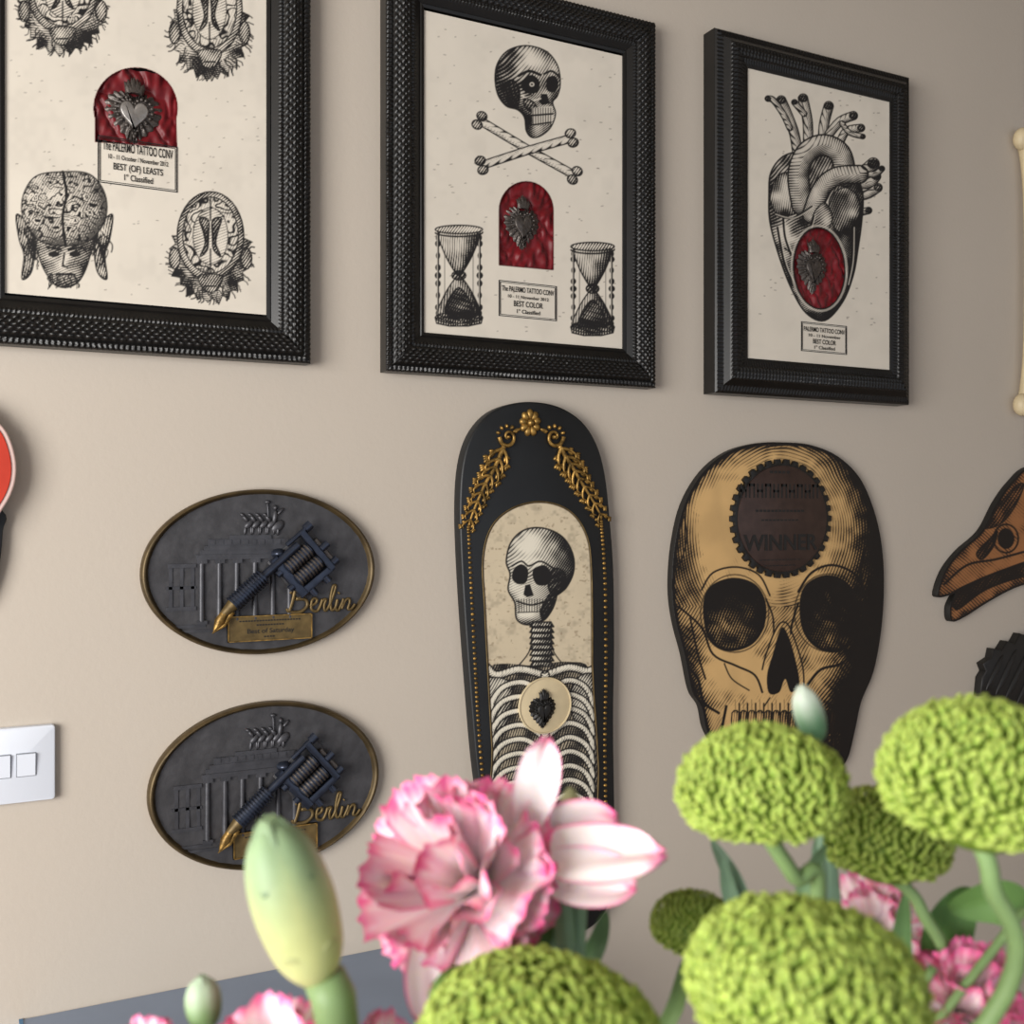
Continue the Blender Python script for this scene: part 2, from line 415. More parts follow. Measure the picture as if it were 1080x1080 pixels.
# ---- frame 1 art
def curls(A,pts,seed,w=1.1):
    rr=random.Random(seed)
    for (x,y,a,L) in pts:
        P=[(x,y)]; n=6
        for k in range(1,n+1):
            u=k/n; b=a+.7*math.sin(u*6+rr.uniform(0,3)); P.append((P[-1][0]+math.cos(b)*L/n,P[-1][1]+math.sin(b)*L/n))
        A.line(spl(P,False,3),w*rr.uniform(.8,1.5))
def brainhead(A,cx,cy,w,h,kind,seed):
    r=random.Random(seed)
    if kind=='front':
        for sg in (-1,1):
            e=spl([(cx+sg*w*.30,cy-h*.05),(cx+sg*w*.42,cy-h*.10),(cx+sg*w*.50,cy-h*.12),(cx+sg*w*.47,cy+h*.08),(cx+sg*w*.42,cy+h*.22),(cx+sg*w*.44,cy+h*.42),(cx+sg*w*.34,cy+h*.36),(cx+sg*w*.30,cy+h*.14)])
            A.shade(e,.45,.5,4,ang=.2,per=2.5,seed=seed,noise=.4,soft=.35,lit=.4)
            curls(A,[(cx+sg*w*r.uniform(.32,.42),cy+h*r.uniform(-.05,.2),math.pi/2-sg*r.uniform(-.4,.3),h*.2) for _ in range(10)],seed)
        face=spl([(cx-w*.30,cy-h*.02),(cx+w*.30,cy-h*.02),(cx+w*.26,cy+h*.24),(cx+w*.17,cy+h*.42),(cx+w*.05,cy+h*.49),(cx-w*.08,cy+h*.48),(cx-w*.17,cy+h*.40),(cx-w*.26,cy+h*.24)])
        A.shade(face,.40,.5,5,ang=1.2,per=2.5,seed=seed,g=(.2,.1),soft=.35,blobs=((cx,cy+h*.16,w*.2,h*.05,.4),(cx,cy+h*.25,w*.04,h*.08,-.5)))
        for sg in(-1,1):
            A.fill(ell(cx+sg*w*.11,cy+h*.21,w*.06,h*.025,14)); A.line([(cx+sg*w*.04,cy+h*.17),(cx+sg*w*.18,cy+h*.15)],2.6)
        A.line([(cx,cy+h*.2),(cx-2,cy+h*.31),(cx+3,cy+h*.32)],2); A.line([(cx-w*.08,cy+h*.38),(cx+w*.08,cy+h*.38)],2.6)
        curls(A,[(cx+r.uniform(-.15,.15)*w,cy+h*.38,math.pi/2+r.uniform(-.4,.4),h*.13) for _ in range(14)],seed+1)
        br=spl([(cx-w*.42,cy-h*.08),(cx-w*.43,cy-h*.28),(cx-w*.30,cy-h*.45),(cx-w*.04,cy-h*.49),(cx+w*.26,cy-h*.47),(cx+w*.42,cy-h*.3),(cx+w*.42,cy-h*.08),(cx+w*.25,cy+h*.1),(cx,cy+h*.14),(cx-w*.25,cy+h*.1)])
        A.shade(br,.25,.7,7,ang=.5,per=2.5,brain=8,seed=seed,bg=PAPER,g=(.15,.08),soft=.4,lit=.4)
        A.line(spl([(cx-2,cy-h*.49),(cx+2,cy-h*.3),(cx-2,cy-h*.1),(cx+1,cy+h*.13)],False),3)
    else:
        n=30; hair=[]
        for i in range(n):
            a=math.pi*(-.12+1.24*i/(n-1)); k=1+(.13 if i%2 else -.03)*r.uniform(.4,1.3)
            hair.append((cx+w*.46*k*math.cos(a),cy+h*.10+h*.42*k*math.sin(a)))
        A.shade(hair,.55,.3,6,ang=1.4,per=2.5,curve=.25,noise=.6,seed=seed,outline=1,soft=.4)
        curls(A,[(cx+w*.36*math.cos(a),cy+h*.12+h*.3*math.sin(a),a+r.uniform(-.4,.4),h*.17) for a in [math.pi*(-.05+1.1*k/35) for k in range(36)]],seed)
        for sg in(-1,1): A.shade(ell(cx+sg*w*.45,cy+h*.14,w*.07,h*.10,16),.4,.5,3,per=2.5,bg=PAPER)
        rim=ell(cx,cy-h*.07,w*.42,h*.42,36); A.shade(rim,.3,.6,4,ang=.9,per=2.5,bg=PAPER)
        inn=ell(cx,cy-h*.08,w*.35,h*.36,36)
        A.shade(inn,.02,.45,5,ang=.4,per=2.8,bg=PAPER,brain=12,seed=seed,soft=.3)
        mid=ell(cx,cy-h*.07,w*.22,h*.27,30); A.shade(mid,.12,.2,4,ang=1.2,per=2.8,bg=PAPER,outline=1)
        for sg in(-1,1):
            A.shade(spl([(cx+sg*2,cy-h*.22),(cx+sg*w*.14,cy-h*.24),(cx+sg*w*.09,cy-h*.10),(cx+sg*w*.07,cy+h*.0),(cx+sg*w*.13,cy+h*.12),(cx+sg*w*.04,cy+h*.06),(cx+sg*2,cy-h*.05)]),.65,.4,3,per=2.6)
        A.line([(cx,cy-h*.42),(cx,cy-h*.22)],1.8); A.line([(cx,cy+h*.05),(cx,cy+h*.28)],1.8)
        A.shade(spl([(cx-w*.14,cy+h*.30),(cx+w*.14,cy+h*.30),(cx+w*.10,cy+h*.42),(cx,cy+h*.46),(cx-w*.10,cy+h*.42)]),.45,.4,3,per=2.4,bg=PAPER)
        A.line([(cx-w*.07,cy+h*.40),(cx+w*.07,cy+h*.40)],2)
A1=[(186,155)]+[(143+43.5*math.cos(math.radians(t)),114+42*math.sin(math.radians(t))) for t in range(15,-196,-7)]+[(101,149)]
def art1(A):
    grime(A,.06); specks(A,10,275,5,315,150,1)
    brainhead(A,66,-4,90,112,'sec',5); brainhead(A,221,18,82,118,'sec',6)
    brainhead(A,68,242,102,124,'front',7); brainhead(A,222,257,84,112,'sec',8)
    A.line(A1,2.2,lin(90,20,25),closed=True); A.cut(A1)
f1=moulding('picture_frame',-.0212,.3834,.188,.734,.030,.055,0)
panel('anatomy_print',.030,.332,.246+H,.676+H,.016,300,420,PAPER,art1,parent=f1)
velvet(A1,.009,f1)
heart_orn('heart_ornament',141,117,72,50,.0125,f1,'pewter','silver')
label(f1,.0165,103,187,155,192,[('The PALERMO TATTOO CONV',.20,.20,.88),('10 - 11 October / November 2012',.42,.10,.75),('BEST (OF) LEASTS',.62,.19,.62),('1° Classified',.83,.14,.36)])

# ---- frame 2 art
def bone(A,p0,p1,w):
    p0=np.array(p0,float);p1=np.array(p1,float); t=(p1-p0)/np.linalg.norm(p1-p0); n=np.array([-t[1],t[0]])
    A.atube([tuple(p0+t*5),tuple((p0+p1)/2+n*1.0),tuple(p1-t*5)],w,PAPER,ang=math.atan2(t[1],t[0])+1.35,base=.06,edge=.7,soft=.4,lit=.3)
    for p,sg in((p0,1),(p1,-1)):
        for k in(-1,1):
            c=p+t*sg*2+n*k*w*.6; A.shade(ell(c[0],c[1],w*.66,w*.56,16,math.atan2(t[1],t[0])),.25,.65,3,per=2.4,bg=PAPER,soft=.4,lit=.5)
def hourglass(A,cx,y0,y1,w):
    h=y1-y0; ym=(y0+y1)/2
    for sg in(-1,1):
        xx=cx+sg*w*.44
        A.line([(xx,y0+5),(xx,y1-8)],2.2)
        for q,r in((.12,2.5),(.18,3.2),(.3,2.4),(.42,3),(.5,3.6),(.58,3),(.7,2.4),(.82,3.2),(.88,2.5)): A.fill(ell(xx,y0+h*q,r,h*.035,12))
        A.line([(xx-.8,y0+8),(xx-.8,y1-12)],.8,PAPER,.8)
    A.line([(cx-w*.3,y0+8),(cx-w*.3,y1-12)],1,k=.7); A.line([(cx+w*.3,y0+8),(cx+w*.3,y1-12)],1,k=.7)
    top=spl([(cx-w*.38,y0+6),(cx+w*.38,y0+6),(cx+w*.33,y0+h*.25),(cx+w*.06,ym-2),(cx-w*.06,ym-2),(cx-w*.33,y0+h*.25)],n=5)
    bot=spl([(cx-w*.06,ym+2),(cx+w*.06,ym+2),(cx+w*.33,ym+h*.22),(cx+w*.40,y1-10),(cx-w*.40,y1-10),(cx-w*.33,ym+h*.22)],n=5)
    A.shade(top,.3,.55,6,g=(.3,.15),ang=.1,per=2.5,bg=PAPER,soft=.5,lit=.4); A.shade(bot,.38,.5,6,g=(.3,.1),ang=.1,per=2.5,bg=PAPER,soft=.5,lit=.4)
    A.shade(spl([(cx,ym+h*.12),(cx+w*.3,y1-14),(cx-w*.3,y1-14)]),.8,.3,3,per=2.4)
    A.shade(ell(cx,ym,w*.15,5,14),.7,.4,2)
    A.shade(ell(cx,y0+4,w*.5,4.5,26),.1,.6,2.5,per=2.5,bg=PAPER); A.line(ell(cx,y0+7,w*.5,4.5,20,0,0,math.pi),1.8)
    A.shade(ell(cx,y1-8,w*.5,6,26),.35,.5,2.5,per=2.5); A.shade([(cx-w*.5,y1-8),(cx+w*.5,y1-8),(cx+w*.47,y1-2),(cx+w*.2,y1+1),(cx-w*.2,y1+1),(cx-w*.47,y1-2)],.6,.4,3,ang=0,per=2.5)
A2=[(583,284),(583,232)]+[(555+28*math.cos(math.radians(t)),222+30*math.sin(math.radians(t))) for t in range(0,-181,-10)]+[(527,225),(527,279)]
def art2(A):
    grime(A,.05); specks(A,455,650,30,350,130,2)
    bone(A,(504,126),(608,186),8.5); bone(A,(605,145),(506,175),8.5)
    sk=spl([(522,82),(525,66),(536,53),(555,48),(576,54),(588,69),(591,88),(588,101),(583,108),(586,120),(581,134),(571,143),(561,145),(555,138),(553,124),(546,116),(534,112),(525,100)])
    A.shade(sk,.26,.55,7,g=(-.12,.05),ang=.9,per=2.5,noise=.35,seed=4,curve=.35,soft=.75,blobs=((566,66,14,10,-.5),(532,98,10,16,.5),(565,90,22,9,.4),(558,122,7,14,.4),(535,68,8,12,.35),(580,126,6,8,-.3),(548,60,8,6,.3)))
    A.shade(spl([(530,92),(540,84),(548,95),(546,112),(536,108)]),.75,.3,4,per=2.5)
    A.fill(spl([(552,84),(561,79),(569,86),(567,97),(556,98),(550,92)])); A.fill(spl([(577,83),(585,80),(589,88),(585,97),(577,95)]))
    A.line(ell(561,89,2.0,1.8,10),1.2,PAPER,.8,closed=True)
    A.line(spl([(547,80),(558,75),(570,79)],False),3); A.line(spl([(574,78),(582,75),(590,81)],False),2.4)
    A.fill([(571,99),(577,99),(580,109),(572,111),(568,107)])
    A.line(spl([(551,101),(560,106),(570,104)],False),1.6,PAPER,.8)
    A.shade(spl([(553,104),(562,107),(566,114),(560,118),(553,112)]),.6,.3,3)
    A.fill([(561,114),(583,112),(582,130),(562,133)],PAPER,.75)
    A.line([(558,122),(583,120)],2); A.line([(560,132),(581,129)],1.8)
    for k in range(8): A.line([(562+k*2.7,114),(562.5+k*2.6,132)],1.0)
    hourglass(A,484,238,343,50); hourglass(A,625,256,353,46)
    A.line(A2,2.2,lin(70,20,22),closed=True); A.cut(A2)
f2=moulding('picture_frame.001',.4845,.910,.1850,.7294,.030,.055,0)
panel('skull_and_bones_print',.534,.862,.240+H,.672+H,.016,320,440,PAPER,art2,parent=f2)
velvet(A2,.009,f2)
heart_orn('heart_ornament',550,235,60,36,.0125,f2)
label(f2,.0165,526,587,302,333,[('The PALERMO TATTOO CONV',.22,.15,.9),('10 - 11 November 2012',.42,.09,.7),('BEST COLOR',.62,.16,.5),('1° Classified',.83,.12,.4)])

# ---- frame 3 art
A3=ell(864,283,26,42,40,-.06)
def art3(A):
    grime(A,.05); specks(A,800,938,95,345,110,3)
    L=PAPER
    K=dict(soft=.8,lit=.35)
    for p,w in (([(842,170),(838,142),(830,120),(824,106)],10),([(833,135),(826,120),(816,106),(810,104)],6),([(852,160),(852,130),(847,104)],10),([(848,120),(838,108)],6),([(868,155),(869,132),(874,112)],10),
                ([(874,142),(886,128),(900,122)],9),([(886,150),(893,138),(908,135)],8),([(888,130),(896,140),(910,144)],5),
                ([(888,180),(908,182),(921,173)],13),([(890,192),(915,194),(924,186)],10),([(888,206),(912,206),(926,198)],9),([(888,216),(902,224),(916,222)],7),([(905,182),(922,184),(930,178)],6)):
        q=spl(p,False,4)
        t=math.atan2(p[-1][1]-p[0][1],p[-1][0]-p[0][0])
        A.atube(q,w,L,ang=t+1.4,base=.26,edge=.55,per=2.2,**K)
        e=p[-1]; A.shade(ell(e[0],e[1],w*.46,w*.34,12),.8,.3,2,per=2.4)
    body=spl([(811,205),(813,182),(826,165),(846,160),(868,164),(890,168),(902,182),(910,205),(909,232),(905,262),(900,290),(889,318),(870,338),(850,330),(834,303),(821,268),(812,234)])
    A.shade(body,.42,.6,14,g=(0,.05),ang=.8,per=2.4,noise=.45,curve=.35,seed=11,outline=1.8,soft=.8,lit=.5,blobs=((828,250,9,34,-.45),(874,225,10,16,-.3),(850,235,8,30,.35),(897,270,7,30,.3),(886,245,12,12,.35),(842,290,5,24,-.3)))
    A.shade(spl([(812,208),(820,186),(836,182),(850,192),(852,212),(838,226),(820,226)]),.30,.5,6,bg=L,ang=.2,noise=.5,seed=3,per=2.3,soft=.8,lit=.6)
    A.atube(spl([(846,216),(842,185),(850,162),(868,153),(886,162),(892,186)],False,6),22,L,ang=.9,base=.26,edge=.55,outline=1.8,per=2.3,**K)
    A.atube(spl([(856,226),(866,200),(882,186),(906,184)],False,6),19,L,ang=2.2,base=.2,edge=.55,outline=1.8,per=2.3,**K)
    A.shade(spl([(876,208),(892,198),(906,210),(904,236),(888,246),(876,232)]),.42,.5,5,bg=L,ang=.4,noise=.5,seed=8,per=2.3,soft=.8,lit=.6)
    A.shade(spl([(858,226),(870,214),(878,230),(870,246),(860,244)]),.25,.5,4,bg=L,ang=1,noise=.5,seed=9,per=2.3,soft=.7,lit=.5)
    for p in ([(858,228),(852,246),(840,266),(836,285)],[(868,242),(884,258),(892,296)],[(852,246),(846,268)],[(838,268),(828,262)],[(840,280),(845,296)],[(826,230),(828,250),(834,268)],[(899,240),(898,275),(893,300)],[(820,240),(828,280),(842,308)],[(816,226),(836,230),(856,218)]):
        A.line(spl(p,False),2.4); A.line([(a+2,b) for a,b in spl(p,False)],1.0,L,.7)
    A.line(ell(864,283,29,45,40,-.06),2.4,L,.5,closed=True)
    A.line(A3,3.4,lin(25,20,20),closed=True); A.cut(A3)
f3=moulding('picture_frame.002',1.0154,1.428,.1830,.7425,.045,.055,1)
panel('anatomical_heart_print',1.064,1.386,.238+H,.690+H,.0365,320,460,PAPER,art3,parent=f3)
velvet(A3,.029,f3)
heart_orn('heart_ornament',856,281,60,36,.0325,f3)
label(f3,.037,845,893,344,370,[('PALERMO TATTOO CONV',.24,.16,.9),('10 - 11 November',.44,.1,.7),('BEST COLOR',.64,.16,.5),('1° Classified',.84,.12,.45)])

# =============== SKATEBOARD DECK
deckpx=spl([(560,424),(588,429),(612,444),(628,468),(637,500),(642,545),(646,600),(647,680),(646,760),(647,840),(648,900),(645,940),(635,965),(618,980),(598,984),(575,977),(550,958),(530,928),(517,895),(508,850),(501,800),(495,730),(489,650),(485,580),(484,530),(487,490),(496,460),(513,438),(535,427)],n=4)
dp=Wl(deckpx,.016)
mb=MB(); mb.add(prism(dp[::-1],.0,.020,.003),'deck'); deck=mb.build('skateboard_deck',auto=60)
archpx=spl([(624,872),(625,700),(624,600),(618,562),(600,538),(571,529),(540,536),(518,556),(509,590),(511,640),(514,700),(519,790),(525,872)],n=5)
CREAM=lin(205,190,162)
def art_deck(A):
    n=vn(A.X/9,A.Y/9,3)*.6+vn(A.X/3,A.Y/3,4)*.4
    A.C*=(1-.28*ss(.5,.95,n))[:,None]
    i=A.sel(archpx,2); A.paint(i,.45*ss(.70,.85,vn(A.X[i]/4,A.Y[i]/3,14)*.7+.3*vn(A.X[i]/1.6,A.Y[i]/1.6,4)),lin(110,88,62))
    L=lin(225,218,200)
    sk=spl([(534,592),(539,572),(553,559),(573,557),(593,566),(604,584),(605,603),(597,620),(586,629),(581,642),(572,655),(556,659),(545,653),(543,636),(536,622),(538,606)])
    A.shade(sk,.06,.65,7,g=(.28,-.02),ang=.9,per=2.4,bg=L,seed=2,outline=1.8,soft=.7,curve=.3,lit=.3,blobs=((566,606,26,10,.3),(593,590,10,22,.4),(558,575,12,9,-.3),(592,612,12,10,.3)))
    A.fill(spl([(542,600),(550,595),(557,601),(555,614),(546,616),(540,610)])); A.fill(spl([(563,600),(574,596),(581,604),(578,616),(567,617),(562,609)]))
    A.fill([(554,617),(559,616),(563,628),(556,630),(552,627)])
    A.line(spl([(540,597),(550,592),(558,597),(570,592),(583,599)],False),2)
    A.shade(spl([(583,600),(596,604),(594,622),(584,628),(578,618)]),.8,.3,4,per=2.6)
    A.line(spl([(545,634),(560,638),(576,634)],False),2); 
    for k in range(10): A.line([(547+k*2.8,632),(547.5+k*2.7,645)],1.0)
    A.line([(546,646),(572,645)],1.2); A.shade(spl([(580,626),(588,622),(584,640),(574,654),(570,644)]),.7,.3,3)
    for k in range(8):
        y=656+k*6; A.shade([(562,y),(581,y),(584,y+5),(559,y+5)],.35,.6,3,g=(.3,0),per=2.4,bg=L,outline=1.8)
    for sg in(-1,1): A.line(spl([(571+sg*10,660),(571+sg*12,685),(571+sg*24,702)],False),1.4)
    th=spl([(516,708),(530,700),(560,702),(575,700),(600,698),(622,706),(626,760),(626,876),(518,876),(514,760)],n=4)
    A.shade(th,.74,.2,6,ang=.3,per=2.5,noise=.35,outline=0,soft=.6)
    A.atube(spl([(574,712),(548,706),(524,712),(514,704)],False),8,L,outline=1.6,base=.05,soft=.4,lit=.3); A.atube(spl([(576,712),(600,704),(620,708),(630,702)],False),8,L,outline=1.6,base=.1,soft=.4,lit=.3)
    A.shade(spl([(514,716),(540,722),(536,760),(520,770),(512,745)]),.22,.6,5,bg=L,per=2.5,soft=.5,lit=.4); A.shade(spl([(606,718),(626,712),(628,750),(614,768),(602,748)]),.35,.6,5,bg=L,per=2.5,soft=.5,lit=.4)
    for k in range(11):
        y=722+k*15
        A.atube(spl([(573,y+10),(553,y-2),(532,y+2),(520,y+16),(518,y+26)],False,5),6.2,L,ang=.2,base=.0,edge=.6,outline=1.6,soft=.4,lit=.3)
        A.atube(spl([(577,y+10),(597,y-4),(614,y),(623,y+12),(625,y+22)],False,5),6.2,L,ang=.2,base=.12,edge=.6,outline=1.6,soft=.4,lit=.3)
    A.atube([(575,712),(575,800)],9,L,ang=1.4,base=.15,outline=1.6); A.atube([(575,800),(576,876)],12,L,ang=1.5,base=.3,outline=1.6)
    for k in range(12): A.line([(570,800+k*6.5),(582,800+k*6.5)],1.4)
    A.line(archpx,3.2,lin(60,48,34),closed=True)
xs=[p[0] for p in Wl(archpx,.0205)]; zs=[p[1] for p in Wl(archpx,.0205)]
panel('skeleton_print',min(xs)-.002,max(xs)+.002,min(zs)-.002,max(zs)+.002,.0205,200,540,CREAM,art_deck,parent=deck,clip=archpx)
mb=MB(); rim=Wl(archpx,.021); mb.add(tube([(a,-.0208,b) for a,b in rim]+[(rim[0][0],-.0208,rim[0][1])],.0010,6),'golddk'); mb.build('arch_rim',deck)
mx,mz=W(575,744,.024); s=(mx*SN+(D-.024)*CS)/F
mb=MB(); ov=[(mx+28*s*1.1*math.cos(t),mz+29*s*math.sin(t)) for t in np.linspace(0,2*math.pi,48,endpoint=False)]
mb.add(prism(ov[::-1],.020,.0245,.0015),'ivory')
ov2=[(mx+28*s*1.1*math.cos(t),-.0245,mz+29*s*math.sin(t)) for t in np.linspace(0,2*math.pi,49)]
mb.add(tube(ov2,.0013,6),'ivory')
mb.build('medallion',deck,auto=60)
heart_orn('heart_ornament',572,747,44,28,.0245,deck,'ink','ink')
def rblob(mb,x0,y0,x1,y1,w,hh=.004,d=.020,m='gold'):
    a=W(x0,y0,d);b=W(x1,y1,d); s=((a[0])*SN+(D-d)*CS)/F
    c=((a[0]+b[0])/2,-d,(a[1]+b[1])/2); dx,dz=(b[0]-a[0])/2,(b[1]-a[1])/2; L=math.hypot(dx,dz)+1e-9
    mb.add(ellipsoid(c,(dx,0,dz),(-dz/L*w*s/2,0,dx/L*w*s/2),(0,-hh,0),10,8),m)
def rtube(mb,pts,w0,w1,hh=.003,d=.020,m='gold'):
    P=spl(pts,False,5); n=len(P); s=(W(*P[0],d)[0]*SN+(D-d)*CS)/F
    rad=[(w0+(w1-w0)*k/(n-1))*s/2 for k in range(n)]
    mb.add(tube([(W(x,y,d)[0],-(d+hh*.6),W(x,y,d)[1]) for x,y in P],rad,8),m)
mb=MB()
cx,cy=559,446
for k in range(9):
    a=2*math.pi*k/9-.2; rblob(mb,cx+3*math.cos(a),cy+3*math.sin(a),cx+11.5*math.cos(a),cy+15*math.sin(a),8.5,.005)
rblob(mb,cx-4,cy,cx+4,cy,9,.008)
# acanthus scrolls: main stem with curling lobed leaves on both sides
def acanthus(stem,seed):
    P=spl(stem,False,6); rtube(mb,stem,5.5,2.2,.004); r=random.Random(seed); n=len(P)
    idx=list(range(2,n-2,4))
    for q,i in enumerate(idx):
        x,y=P[i]; dx,dy=P[i+1][0]-P[i-1][0],P[i+1][1]-P[i-1][1]; L=math.hypot(dx,dy); dx/=L;dy/=L
        t=1.0-.45*q/len(idx)
        for sg in(-1,1):
            nx,ny=-sg*dy,sg*dx
            # curved leaf rib
            c=[(x,y),(x+dx*5*t+nx*6*t,y+dy*5*t+ny*6*t),(x+dx*13*t+nx*10*t,y+dy*13*t+ny*10*t),(x+dx*18*t+nx*7*t,y+dy*18*t+ny*7*t)]
            rtube(mb,c,4.6*t,1.6*t,.005)
            for u,(ux,uy) in enumerate(c[1:3]):
                for b in(0,1,2):
                    fx=dx*(2+3*b)+nx*(6-2*b); fy=dy*(2+3*b)+ny*(6-2*b)
                    rblob(mb,ux,uy,ux+fx*t,uy+fy*t,3.4*t+.6,.0032)
    x,y=P[-1]; rblob(mb,P[-3][0],P[-3][1],x,y+3,3,.004)
acanthus([(531,470),(525,484),(519,497),(511,510),(505,524),(499,538),(494,552)],1)
acanthus([(589,470),(596,482),(603,493),(610,505),(618,518),(626,531),(634,546)],2)
for px_,py_,sg in((535,461,-1),(584,461,1)):
    sp_=[(px_+sg*(9.5-1.15*q)*math.cos(q*1.05),py_+(11-1.3*q)*math.sin(q*1.05)) for q in np.linspace(0,7,12)]
    rtube(mb,sp_,4.6,2.4,.005); rblob(mb,px_-2.5,py_,px_+2.5,py_,5,.007)
    for q in range(5):
        a=-2.6+q*.55; rblob(mb,px_+sg*8*math.cos(a),py_+9*math.sin(a),px_+sg*13*math.cos(a),py_+14*math.sin(a),4,.004)
for x0,y0,x1,y1 in((549,452,540,456),(569,452,578,456)): rblob(mb,x0,y0,x1,y1,4,.004)
mb.build('gilded_ornament',deck)
mb=MB()
for seg in (spl([(494,556),(497,620),(501,700),(505,770),(512,850),(521,896),(534,928)],False,14),spl([(634,550),(638,610),(639,700),(638,780),(639,860),(640,905),(637,940)],False,14)):
    for k,(x,y) in enumerate(seg):
        rblob(mb,x-1.9,y,x+1.9,y,3.4,.0022)
mb.build('beaded_trim',deck)

# =============== SKULL PLAQUE
skpx=spl([(828,467),(856,470),(884,482),(907,505),(922,540),(930,578),(932,620),(929,665),(921,708),(908,740),(901,772),(892,803),(872,822),(840,832),(800,830),(768,815),(756,790),(745,768),(740,745),(730,728),(722,690),(713,655),(709,620),(712,575),(722,532),(742,498),(768,477),(798,468)],n=5)
TAN=lin(208,170,114)
def art_skull(A):
    x,y=A.X,A.Y
    A.C*=(1-.16*ss(.4,.9,vn(x/18,y/40,1)))[:,None]
    i,m,sd=A.mask(skpx)
    X,Y=x[i],y[i]
    def g(cx,cy,rx,ry,k): return k*np.exp(-(((X-cx)/rx)**2+((Y-cy)/ry)**2))
    T=-.30+1.15*np.exp(-np.maximum(sd,0)/11)+.40*ss(850,925,X)
    T+=g(728,600,14,45,.8)+g(915,590,26,70,.6)+g(775,648,44,44,.55)+g(873,645,44,46,.75)+g(826,700,22,34,.45)+g(733,700,14,45,.5)+g(905,715,26,60,.95)+g(800,690,10,12,.3)
    T+=g(826,548,62,72,.28)+g(875,500,40,30,.3)+g(770,735,26,10,.45)+g(880,745,34,30,.8)-g(780,705,22,16,.6)-g(805,615,24,9,.6)-g(752,560,18,40,.45)-g(850,610,14,8,.3)
    T+=g(752,470,30,40,.2)+g(826,640,6,22,.35)+g(848,690,8,20,.35)+g(860,790,60,34,.6)
    T+=.45*(vn(X/8,Y/8,6)-.5)
    ph=np.where(Y<640,np.hypot((X-822),(Y-560)*.8)*1.0+.9*vn(X/22,Y/22,5)*4,.8*X+.55*Y+4*vn(X/20,Y/20,7))
    tri=np.abs((ph/2.8)%1*2-1); tri2=np.abs(((X*.5+Y*.87)/2.8)%1*2-1); tri3=np.abs(((X*.87-Y*.5)/3.0)%1*2-1)
    ink=np.maximum(ss(-.25,.25,T-tri),ss(-.22,.22,T-.45-tri2)); ink=np.maximum(ink,ss(-.2,.2,T-.7-tri3))
    BK=np.array(lin(22,17,14)); BR=np.array(lin(96,66,36))
    A.paint(i,m*np.clip(T*.6,0,.65),BR); A.paint(i,m*ink,BK)
    for e,c in ((spl([(743,640),(750,620),(772,611),(795,617),(806,636),(804,662),(790,680),(765,685),(748,672)]),(762,640)),(spl([(845,635),(852,617),(872,608),(893,616),(905,640),(903,668),(885,686),(862,682),(848,664)]),(890,655))):
        A.shade(e,1.0,.4,10,ang=.4,per=2.8,col=BK,g=(-.05,-.3),outline=3.4,blobs=((c[0],c[1]+20,14,9,-.55),))
        A.line(ell(sum(p[0] for p in e)/len(e),sum(p[1] for p in e)/len(e),36,41,40),1.6,BK,.8,closed=True)
    A.fill(spl([(824,662),(832,672),(840,700),(843,722),(834,730),(828,716),(822,730),(811,731),(809,712),(815,690)]),BK)
    A.line(spl([(804,706),(808,690),(818,664),(826,656),(834,664),(846,700),(848,724)],False),1.8,BK)
    for p,w_ in (([(716,640),(740,662),(752,690),(776,702),(796,712),(804,730)],2.4),([(930,640),(908,670),(890,698),(866,706),(852,722)],3),([(722,700),(736,716),(742,740),(758,752)],3),([(920,700),(908,722),(900,750),(884,760)],4),
                 ([(808,632),(815,650),(816,668)],2),([(842,636),(836,655),(834,668)],2.4),([(740,622),(752,604),(776,598),(800,606),(812,628)],2),([(842,624),(856,604),(878,596),(902,606),(912,628)],2.6),
                 ([(716,600),(724,570),(722,545)],1.8),([(812,736),(806,745)],1.6),([(728,652),(736,690),(744,716)],2.2),([(764,700),(772,716),(790,728)],1.6),([(920,560),(908,600),(914,640)],3)):
        A.line(spl(p,False),w_,BK)
    for k in range(13):
        xx=772+k*8.6; dk=.05*k
        A.shade(spl([(xx,752),(xx+7.5,752),(xx+7,775),(xx+.8,775)],n=3),.05+dk,.6,3,g=(.2,0),ang=.1,per=2.6,col=BK,soft=.5,midc=BR)
        A.shade(spl([(xx+1,779),(xx+7,779),(xx+7,800),(xx+1,800)],n=3),.2+dk,.6,3,g=(.2,0),ang=.1,per=2.6,col=BK,soft=.5,midc=BR)
        A.line([(xx+3.5,738),(xx+3.8,752)],.9,BK,.6); A.line([(xx+7.8,742),(xx+7.8,752)],1.8,BK)
    A.line([(765,777),(890,777)],2.5,BK); A.line([(757,790),(766,745)],3,BK); A.line([(893,795),(884,742)],3,BK)
    A.line(skpx,6,BK,closed=True)
sp=Wl(skpx,.012)
mb=MB(); mb.add(prism(offs(sp[::-1],-.0006),.0,.0125,.0005),'ink'); skull=mb.build('skull_plaque',auto=50)
xs=[p[0] for p in sp]; zs=[p[1] for p in sp]
panel('skull_engraving',min(xs)-.001,max(xs)+.001,min(zs)-.001,max(zs)+.001,.0129,380,540,TAN,art_skull,'wood',skull,clip=skpx)
gl=W(771,547,.018)[0]; gr=W(877,547,.018)[0]; zt_=W(824,484,.018)[1]; zb_=W(824,610,.018)[1]
ga,gb=(gr-gl)/2,(zt_-zb_)/2; gx=(gl+gr)/2; gz=(zt_+zb_)/2
gp=[]
N=34
for k in range(N):
    for q,r in((-.34,.93),(-.24,1.0),(.24,1.0),(.34,.93)):
        a=2*math.pi*(k+q)/N; gp.append((gx+ga*r*math.cos(a),gz+gb*r*math.sin(a)))
mb=MB(); mb.add(prism(gp[::-1],.0125,.0185,.0006),'ink')
